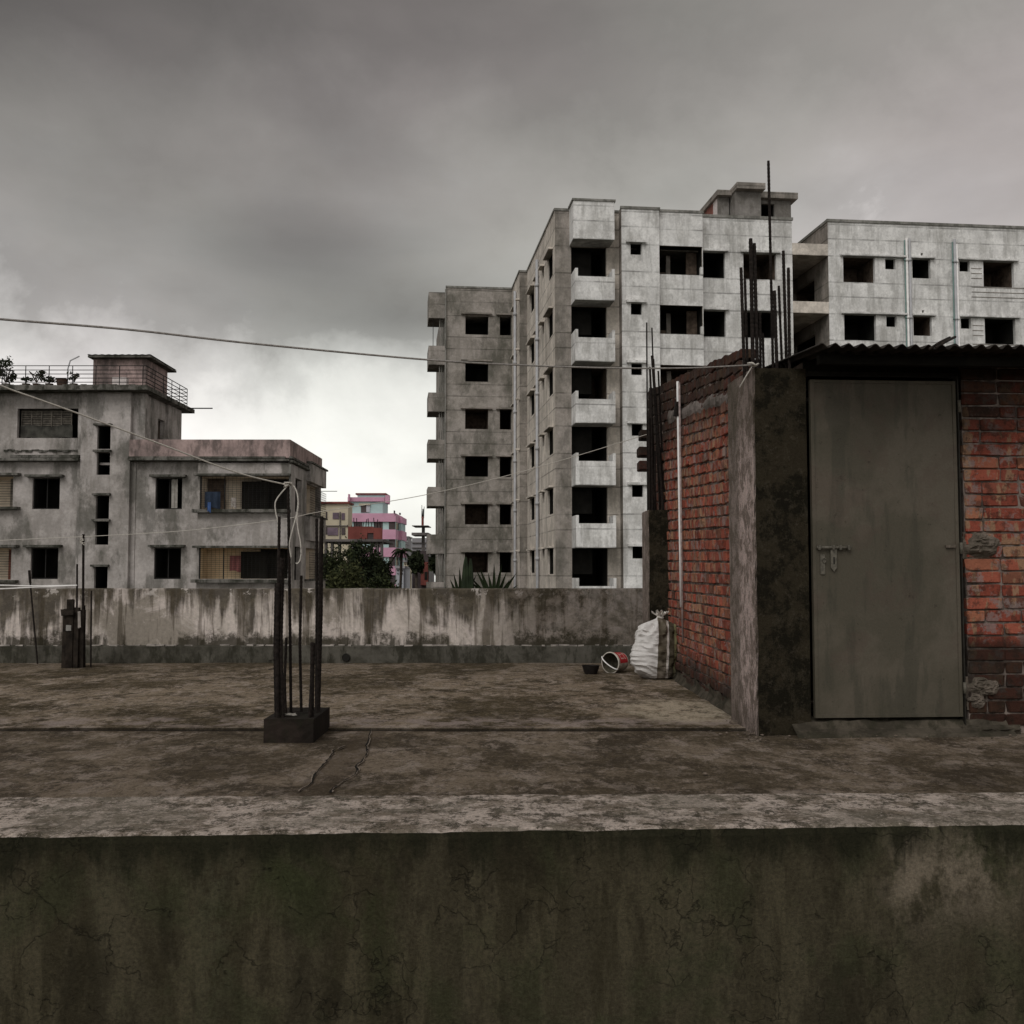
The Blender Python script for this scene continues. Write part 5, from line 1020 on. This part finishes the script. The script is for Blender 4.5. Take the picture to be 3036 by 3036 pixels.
# ================================================================ PLANTS
def leaf_mat(name, c0_, c1_):
    m, t, b = new_mat(name); g = t.n.new('ShaderNodeNewGeometry'); t.put(b.inputs['Base Color'], t.ramp(g.outputs['Random Per Island'], [(0, c0_), (.6, tuple((p+q)/2 for p, q in zip(c0_, c1_))), (1, c1_)])); b.inputs['Roughness'].default_value = .95; b.inputs['Specular IOR Level'].default_value = .15; return m
m_leaf = leaf_mat('tree_leaves', (.014,.020,.010), (.060,.072,.030)); m_leaf2 = leaf_mat('dark_leaves', (.014,.020,.011), (.045,.055,.026)); m_leaf3 = leaf_mat('yellowish_leaves', (.025,.032,.014), (.095,.10,.042))
m_bark = plain('bark', (.06,.048,.038), .95, .4, 5)
def leaves(mb, c, rad, n, s, seed=0, gap=.06, flat=1.0):
    rnd = random.Random(seed); cl_ = []
    for q in range(max(4, n//45)):
        while True:
            v_ = Vector([rnd.uniform(-1,1) for _ in range(3)])
            if .25 < v_.length < 1: break
        if mnoise.noise(v_*2.2+Vector((seed*3.3,0,0))) > -gap: cl_.append((v_, rnd.uniform(.12,.30)))
    for i in range(n):
        cc, cr_ = rnd.choice(cl_); v_ = cc+Vector([rnd.gauss(0,cr_) for _ in range(3)]); lim = (.92+.75*mnoise.noise(v_.normalized()*2.1+Vector((seed*5.7,0,0))))*rnd.uniform(.75,1.15); v_ = v_*min(1, lim/max(.01, v_.length)); p_ = Vector((v_.x*rad[0], v_.y*rad[1], v_.z*rad[2]))+Vector(c)
        d1 = Vector([rnd.gauss(0,1) for _ in range(3)]).normalized(); d2 = d1.cross(Vector([rnd.gauss(0,1) for _ in range(3)])).normalized(); ss = s*rnd.uniform(.6,1.5)
        mb.quad([p_-d1*ss, p_+d2*ss*.45, p_+d1*ss, p_-d2*ss*.45])
    return mb
def tree(name, label, x_, y_, z0, h, rad, n, s, mat, seed, group=None):
    t_ = thing(name, label, 'tree', (x_, y_, z0), 0, group); rnd = random.Random(seed); top = h-rad[2]; mb = M().tube([(0,0,0),(.1*rnd.uniform(-1,1),.0,top*.5),(0,0,top)], [.22,.17,.10], 7); part('trunk', mb, m_bark, t_, smooth=True)
    mb = M()
    for q in range(9): a_ = rnd.uniform(0,6.28); e_ = (math.cos(a_)*rad[0]*rnd.uniform(.5,.9), math.sin(a_)*rad[1]*.6, top+rad[2]*rnd.uniform(-.4,.8)); mb.tube([(0,0,top-rad[2]*.7*rnd.random()), ((e_[0])*.5, e_[1]*.5, (top+e_[2])/2), e_], [.09,.06,.02], 5)
    part('limb', mb, m_bark, t_, smooth=True); part('crown', leaves(M(), (0,0,top), rad, n, s, seed), mat, t_); return t_
def c2(x_, y_): return (750+x_/3.22, 1300+y_/3.22)
def base(x_, y_, Y_): q = at_y(*c2(x_, y_), Y_); return q
def tr(name, label, xc, yt, xh, Y_, n, s, mat, seed, rz=None):
    q = base(xc, yt, Y_); rx = xh/3.22/FS*Y_; rz = rx*1.25; return tree(name, label, q.x, Y_, GZ, q.z-GZ, (rx, rx*.9, rz), n, s, mat, seed)
tr('broadleaf_tree', 'bushy green tree with yellowish lit leaves below the concrete frame', 800, 1010, 210, 76, 3600, .12, m_leaf, 1, 6.0)
tr('broadleaf_tree', 'dark spreading tree right in front of the brick wall frame', 1040, 975, 200, 82, 3600, .13, m_leaf2, 2, 6.5)
tr('broadleaf_tree', 'low dark tree before the pink striped building', 1190, 1120, 130, 86, 5500, .14, m_leaf2, 3, 5.0)
tr('shrub', 'low leafy bush just above the parapet, right of the bushy tree', 1230, 1280, 150, 70, 4200, .10, m_leaf, 4, 2.6)
tr('broadleaf_tree', 'yellow-green low crown between the tall bars and the dark tree', 900, 1170, 220, 68, 4200, .10, m_leaf3, 5, 3.6)
tr('broadleaf_tree', 'dark tree clump beside the ruined brick wall near the tall block', 1560, 1090, 75, 84, 4000, .16, m_leaf2, 6, 4.4)
tr('broadleaf_tree', 'small dark tree hidden between brick wall and tall block', 1760, 1075, 80, 100, 3600, .2, m_leaf2, 7, 5.2)
# palm
q = base(1420, 1075, 112); palm = thing('palm_tree', 'slender palm tree in front of the pink striped building', 'palm', (q.x, 112, GZ)); hp = q.z-GZ
part('trunk', M().tube([(-.9,0,0),(-.3,0,hp*.5),(0,0,hp)], [.26,.2,.17], 7), m_bark, palm, smooth=True)
key = None
for q in range(16):
    a_ = q*2.399; L = random.uniform(1.0,1.35); lift = random.uniform(-.1,.8); mb = M(); pp = [Vector((math.cos(a_)*L*s, math.sin(a_)*L*s, lift*s*1.6-1.2*s*s)) for s in [i/9 for i in range(10)]]
    mb.tube(pp, [.05]*9+[.02], 4); sd_ = Vector((-math.sin(a_), math.cos(a_), 0))
    for i in range(1, 10):
        for sg in (-1, 1):
            for e in (0,.5): b_ = pp[i-1].lerp(pp[i], e); tip = b_+sd_*sg*.34*(1-abs(i/9-.5)*.8)+Vector((math.cos(a_)*.2,math.sin(a_)*.2,-.2)); mb.quad([b_, b_+Vector((math.cos(a_),math.sin(a_),0))*.12, tip, tip-Vector((math.cos(a_),math.sin(a_),0))*.02])
    part('frond', mb, m_leaf2, palm, loc=(0,0,hp))
# pot plants just behind the parapet ---------------------------------------------
m_agave = leaf_mat('agave_leaf', (.008,.014,.006), (.024,.034,.014)); m_cact = plain('cactus_skin', (.020,.030,.014), .6, .35, 9, 0, .3); m_pot = plain('clay_pot', (.085,.055,.042), .85, .3, 10)
def pot(parent, r=.16, h=.26): part('pot', lathe(M(), [(0,0),(r*.7,0),(r,h),(r*1.08,h),(r*1.08,h-.03),(r*.9,h-.01),(0,h-.02)]), m_pot, parent)
QY = PY+.62
def agave(label, sx, n, L, spread, seed):
    q = at_y(sx, 1745, QY); o = thing('agave_plant', label, 'plant', (q.x, QY, 0)); pot(o, .17, .64); rnd = random.Random(seed)
    for i in range(n):
        a_ = (i/(n-1)-.5)*spread+rnd.uniform(-.06,.06); ll = L*(1-.35*abs(i/(n-1)-.45))*rnd.uniform(.8,1.08); tl = rnd.uniform(-.35,.35); dv = Vector((math.sin(a_), tl*.6, math.cos(a_))).normalized(); sd_ = Vector((math.cos(a_),.2,-math.sin(a_))); mb = M(); w_ = .024
        rows = [(0,.6),(.15,.9),(.4,1.0),(.7,.6),(1,.02)]; P_ = [[Vector((0,0,.60))+dv*ll*s+Vector((0,0,-.06*s*s*abs(a_)))+sd_*w_*k*e+Vector((0,.012*(1-abs(e)),0)) for e in (-1,0,1)] for s, k in rows]
        for r0_, r1_ in zip(P_, P_[1:]):
            for j in (0,1): mb.quad([r0_[j], r0_[j+1], r1_[j+1], r1_[j]])
        part('leaf', mb, m_agave, o)
c4s = lambda x_: 1200+x_*.41408
agave('spiky dark plant with fanned leaves behind the parapet, the larger fan at the right', c4s(640), 19, .52, 2.6, 3)
agave('small spiky plant behind the parapet, left of the cactus', c4s(405), 9, .46, 1.7, 8)
q = at_y(c4s(455), 1745, QY-.05); o = thing('cactus', 'dark cactus with two upright pads behind the parapet', 'cactus', (q.x, QY-.05, 0)); pot(o, .14)
for (x_, ytop, ww, tw) in ((437,1332,.052,.0),(472,1342,.040,.3)):
    tp = at_y(c4s(x_), 1100+ytop*.41408, QY-.05); dx_ = tp.x-q.x; mb = M(); H_ = tp.z; 
    def cf(s, t_, dx_=dx_, ww=ww, H_=H_): a_ = s*2*math.pi; r_ = ww*(math.sin(math.pi*min(.985,max(.05,.12+t_*.86)))**.55)*(1+.12*math.sin(a_*6)); return (dx_*min(1,t_*1.6)+r_*math.cos(a_), .55*r_*math.sin(a_), .22+(H_-.22)*t_)
    mb.sheet(cf, [i/24 for i in range(25)], [i/16 for i in range(17)]); part('pad', mb, m_cact, o, smooth=True)
# roof terrace plants of the left building
def tplant(label, xb, yb, w_, h_, n, seed, b_=.2):
    q = G.hb(cb(xb, yb), b_); P_ = G.w(q[0], b_, zSlab1); o = thing('terrace_plant', label, 'plant', P_); pot(o, .16, .26); k_ = 46.7/FS/3.22; rnd = random.Random(seed); mb = M()
    for i in range(7): mb.tube([(0,0,.3),(rnd.uniform(-.3,.3)*w_*k_,0,.3+h_*k_*.5),(rnd.uniform(-.5,.5)*w_*k_,0,.3+h_*k_*rnd.uniform(.6,.95))], .02, 4)
    part('stem', mb, m_bark, o); part('foliage', leaves(M(), (0,0,.35+h_*k_*.5), (w_*k_*.5,.5,h_*k_*.5), n, .065, seed, .5), m_leaf2, o)
tplant('tall leafy bush on the terrace at the left frame edge', 60, 170, 260, 230, 620, 31); tplant('thin branching plant on the terrace, middle of the row', 350, 240, 150, 130, 150, 32); tplant('low plant on the terrace between bush and branching plant', 250, 270, 110, 50, 90, 33); tplant('low wide plant on the terrace beside the small pot', 470, 280, 170, 50, 130, 34); tplant('sparse plant on the terrace near the bent pipe', 705, 240, 110, 100, 60, 35)
q = G.hb(cb(590,295), .1); o = thing('flower_pot', 'plain clay pot on the terrace edge under the railing', 'pot', G.w(q[0], .1, zSlab1)); pot(o, .24, .45)
# ================================================================ DISTANT CITY
def far(name, label, x0, x1, Y_, yt, mat, depth, xs=None, yaw=0, cat='building'):
    q0 = base(x0, 1000, Y_); q1 = base(x1, 1000, Y_); zt = base((x0+x1)/2, yt, Y_).z; b = Bld(name, label, cat, q0.x, Y_, yaw); W0 = q1.x-q0.x; b.W = W0; b.k = Y_/FS/3.22; b.x0 = x0; b.Y = Y_
    b.box('wall', 0, W0, 0, depth, GZ, zt, mat); return b, zt
def fpos(b, x_, y_): q = base(x_, y_, b.Y-.05); return q.x-b.root.location.x, q.z
def fwin(b, x0, x1, y0, y1, mat, name='window', d=.12, frame=None):
    a0, zt = fpos(b, x0, y0); a1, zb_ = fpos(b, x1, y1); o = b.box(name, a0, a1, -d, -.01, zb_, zt, mat)
    return o
m_fc = plain('far_cream', (.50,.44,.33), .9, .12, .4); m_fp = plain('hazed_pink_paint', (.60,.33,.44), .85, .08, .5); m_ft = plain('hazed_turquoise_paint', (.42,.56,.55), .85, .08, .5); m_fd = plain('far_window_dark', (.07,.055,.055), .6, .3, .5); m_fv = plain('violet_window', (.16,.12,.15), .6, .3, .5)  # muted far colours: distance haze put into the wall paint
m_fg = plain('far_grey', (.30,.29,.30), .9, .15, .3); m_fg2 = plain('far_pale_grey', (.42,.43,.46), .9, .12, .2); m_fr = plain('far_red_brick', (.19,.06,.05), .9, .35, .7); m_fcon = plain('far_concrete', (.14,.125,.12), .9, .3, .6)
b, zt = far('cream_building', 'pale yellow building half hidden behind the left building', 560, 905, 150, 622, m_fc, 4)
for (x0,x1,y0,y1,mt) in ((695,708,700,762,m_fd),(762,820,708,768,m_fv),(846,876,712,776,m_fv),(695,708,845,915,m_fd),(712,812,850,925,m_fv),(846,880,850,918,m_fd)): fwin(b, x0,x1,y0,y1,mt)
for (x0,x1,y0,y1) in ((628,905,830,838),(828,834,700,960)): fwin(b, x0,x1,y0,y1,m_fcon,'ledge',.25)
a0, z0 = fpos(b, 560, 632); b.box('roof_edge', -.2, b.W+.2, -.4, 4.2, zt, zt+.25, m_fr)
b, zt = far('striped_building', 'pink and turquoise striped building in the far middle distance', 900, 1358, 180, 716, m_ft, 12)
W0 = b.W; zf = lambda y_: fpos(b, 1200, y_)[1]
for i, (y0, y1) in enumerate(((715,795),(870,962),(1042,1130),(1217,1305),(1390,1480))): b.box('pink_band', -.1, W0+.1, -.35, 12.1, zf(y1), zf(y0), m_fp)
for (y0, y1) in ((796,869),(963,1041),(1131,1216),(1306,1389)):
    for (x0,x1) in ((962,1042),(1158,1238),(1298,1358)): fwin(b, x0,x1,y0+1,y1-1,m_fd,'window',.06)
    for q in range(5): b.box('window', W0+.02, W0+.12, 1+q*2.2, 2.3+q*2.2, zf(y1)+.1, zf(y0)-.1, m_fc if q % 2 == 0 else m_fd)
a0, z1 = fpos(b, 925, 600); a1, z0 = fpos(b, 1235, 714); b.box('roof_room', a0, a1, .5, 8, z0, z1, m_ft); b.box('pink_band', a0-.4, a1+.3, .1, 8.3, z1, fpos(b,1000,560)[1], m_fp)
q0, q1 = fpos(b, 985, 556), fpos(b, 1245, 530); b.box('roof_room', q0[0], q1[0], 1.5, 7, q0[1], q1[1], m_ft); b.box('roof_edge', q0[0]-.3, q1[0]+.3, 1.2, 7.4, q1[1], q1[1]+.25, m_fr)
fq = fpos(b, 1028, 635); fq1 = fpos(b, 1098, 705); b.box('window', fq[0], fq1[0], .38, .48, fq1[1], fq[1], m_fd); b.box('window_hood', fq[0]-.3, fq1[0]+.3, .1, .49, fq[1], fq[1]+.25, m_fc); b.box('curtain', fq[0]+.9, fq[0]+1.5, .34, .37, fq1[1]+.05, fq[1], m_fg2)
for (x0,x1,y0,y1) in ((915,928,534,600),(1268,1309,545,618),(1348,1358,690,716),(1400,1412,712,730)): fwin(b, x0,x1,y0,y1,m_fp if x0 < 1300 else m_fd,'roof_post',.9)
q0 = fpos(b, 1360, 716); b.box('side_wing', W0+.05, W0+.5, 5, 12, GZ, q0[1]-.8, m_ft); 
for (y0,y1) in ((735,795),(870,962),(1042,1130),(1217,1305)): b.box('pink_band', W0+.06, W0+.7, 4.7, 12.2, zf(y1), zf(y0), m_fp)
# unfinished frame with a brick wall on top
b, zt = far('unfinished_frame', 'unfinished concrete frame with a red brick wall on its roof behind the trees', 640, 1240, 95, 985, m_fcon, .3)
b.root.children[0].name = 'slab'; bpy.data.objects.remove(b.root.children[0])
f_ = lambda x_, y_: fpos(b, x_, y_)
b.box('slab', f_(640,0)[0], f_(1250,0)[0], -.3, 9, f_(0,985)[1], f_(0,962)[1], m_fcon); b.box('slab', f_(640,0)[0], f_(1250,0)[0], -.3, 9, f_(0,1420)[1], f_(0,1395)[1], m_fcon)
for x_ in (690, 750, 820, 960, 1125, 1180, 1222): b.box('column', f_(x_,0)[0], f_(x_+22,0)[0], 0, .6, GZ, f_(0,985)[1], m_fcon if x_ != 1125 else m_fd)
mb = M(); b.box('dark_opening', f_(1091,0)[0], f_(1149,0)[0], .6, .75, f_(0,961)[1], f_(0,900)[1], m_fd)
b.box('brick_wall', f_(905,0)[0], f_(1090,0)[0], .5, .8, f_(0,961)[1], f_(0,838)[1], m_fr); b.box('brick_wall', f_(1150,0)[0], f_(1232,0)[0], .5, .8, f_(0,961)[1], f_(0,850)[1], m_fr); b.box('brick_wall', f_(1091,0)[0], f_(1149,0)[0], .5, .8, f_(0,900)[1], f_(0,838)[1], m_fr)
for q in range(12): x_ = 905+q*28; mb.tube([(f_(x_,0)[0], .65, f_(0,850)[1]), (f_(x_,0)[0]+random.uniform(-.1,.1), .65, f_(0,random.uniform(740,830))[1])], .035, 4)
b.part('starter_bar', mb, m_rust)
# far column under construction with bars
b, zt = far('unfinished_frame', 'bare concrete column with tall starter bars and platforms far off by the tall block', 1610, 1636, 120, 840, m_fcon, .9)
f_ = lambda x_, y_: fpos(b, x_, y_)
b.box('column', f_(1611,0)[0], f_(1630,0)[0], .1, .7, zt, f_(0,745)[1], m_fr)
for (x0,x1,y0,y1) in ((1534,1685,835,842),(1530,1685,903,928)): b.box('platform', f_(x0,0)[0], f_(x1,0)[0], -1.5, 3, f_(0,y1)[1], f_(0,y0)[1], m_fcon)
mb = M(); [mb.tube([(f_(1611+q*4.2,0)[0], .3, f_(0,760)[1]), (f_(1612+q*4.5+random.uniform(-3,3),0)[0], .3, f_(0,random.uniform(620,700))[1])], .03, 4) for q in range(6)]; b.part('starter_bar', mb, m_rust)
b, zt = far('grey_building', 'small grey building beneath the bare column near the tall block', 1518, 1690, 135, 950, m_fg, 8)
for y_ in (992, 1040): fwin(b, 1520,1680,y_,y_+8,m_fcon,'ledge',.2)
b, zt = far('ruined_wall', 'dark ruined brick building low beside the tall block', 1522, 1680, 105, 1072, m_fd, 6)
fwin(b, 1604,1672,1180,1400,m_fr,'brick_wall',.3); fwin(b, 1640,1668,1272,1350,m_dark,'opening',.35); fwin(b, 1610,1628,1230,1400,m_fr,'brick_wall',.32)
for i, (x0, x1, yt, Y_, mt, lb) in enumerate(((1440,1482,945,260,m_fg,'narrow grey tower block on the horizon right of the palm'),(1478,1520,990,320,m_fg2,'pale bluish building furthest off on the horizon'),(1395,1450,1010,240,m_fg,'grey building on the horizon behind the palm'),(1440,1510,1180,150,m_fc,'low yellowish house below the horizon right of the palm'),(1370,1440,1240,140,m_fg2,'low pale house left of the palm trunk'),(-400,-40,1120,300,m_fg,'long grey building on the far left horizon'))):
    b, zt = far('distant_building', lb, x0, x1, Y_, yt, mt, 9)
    rows = max(2, int((1290-yt)/28))
    for r_ in range(rows):
        for c_ in range(3): xx = x0+(x1-x0)*(.12+.3*c_); fwin(b, xx, xx+(x1-x0)*.14, yt+14+r_*30, yt+26+r_*30, m_fd)
    b.box('roof_edge', -.2, b.W+.2, -.3, 9.2, zt, zt+.3, m_fg)
# ================================================================ GROUPS
GR = {'broadleaf_tree': 'trees beyond the parapet', 'distant_building': 'buildings on the horizon', 'clothes_line': 'clothes lines across the roof', 'rope': 'pale cords at the left edge', 'plastic_pipe': 'pipes on the brick wall', 'plank': 'boards leaning behind the sack', 'stick': 'sticks on the shed roof', 'agave_plant': 'spiky plants behind the parapet', 'terrace_plant': 'potted plants on the roof terrace', 'hanging_cloth': 'laundry on the balconies', 'stone': 'loose stones on the roof', 'unfinished_frame': 'unfinished frames in the distance'}
for o in bpy.data.objects:
    k_ = o.name.split('.')[0]
    if o.parent is None and k_ in GR and 'label' in o.keys(): o['group'] = GR[k_]
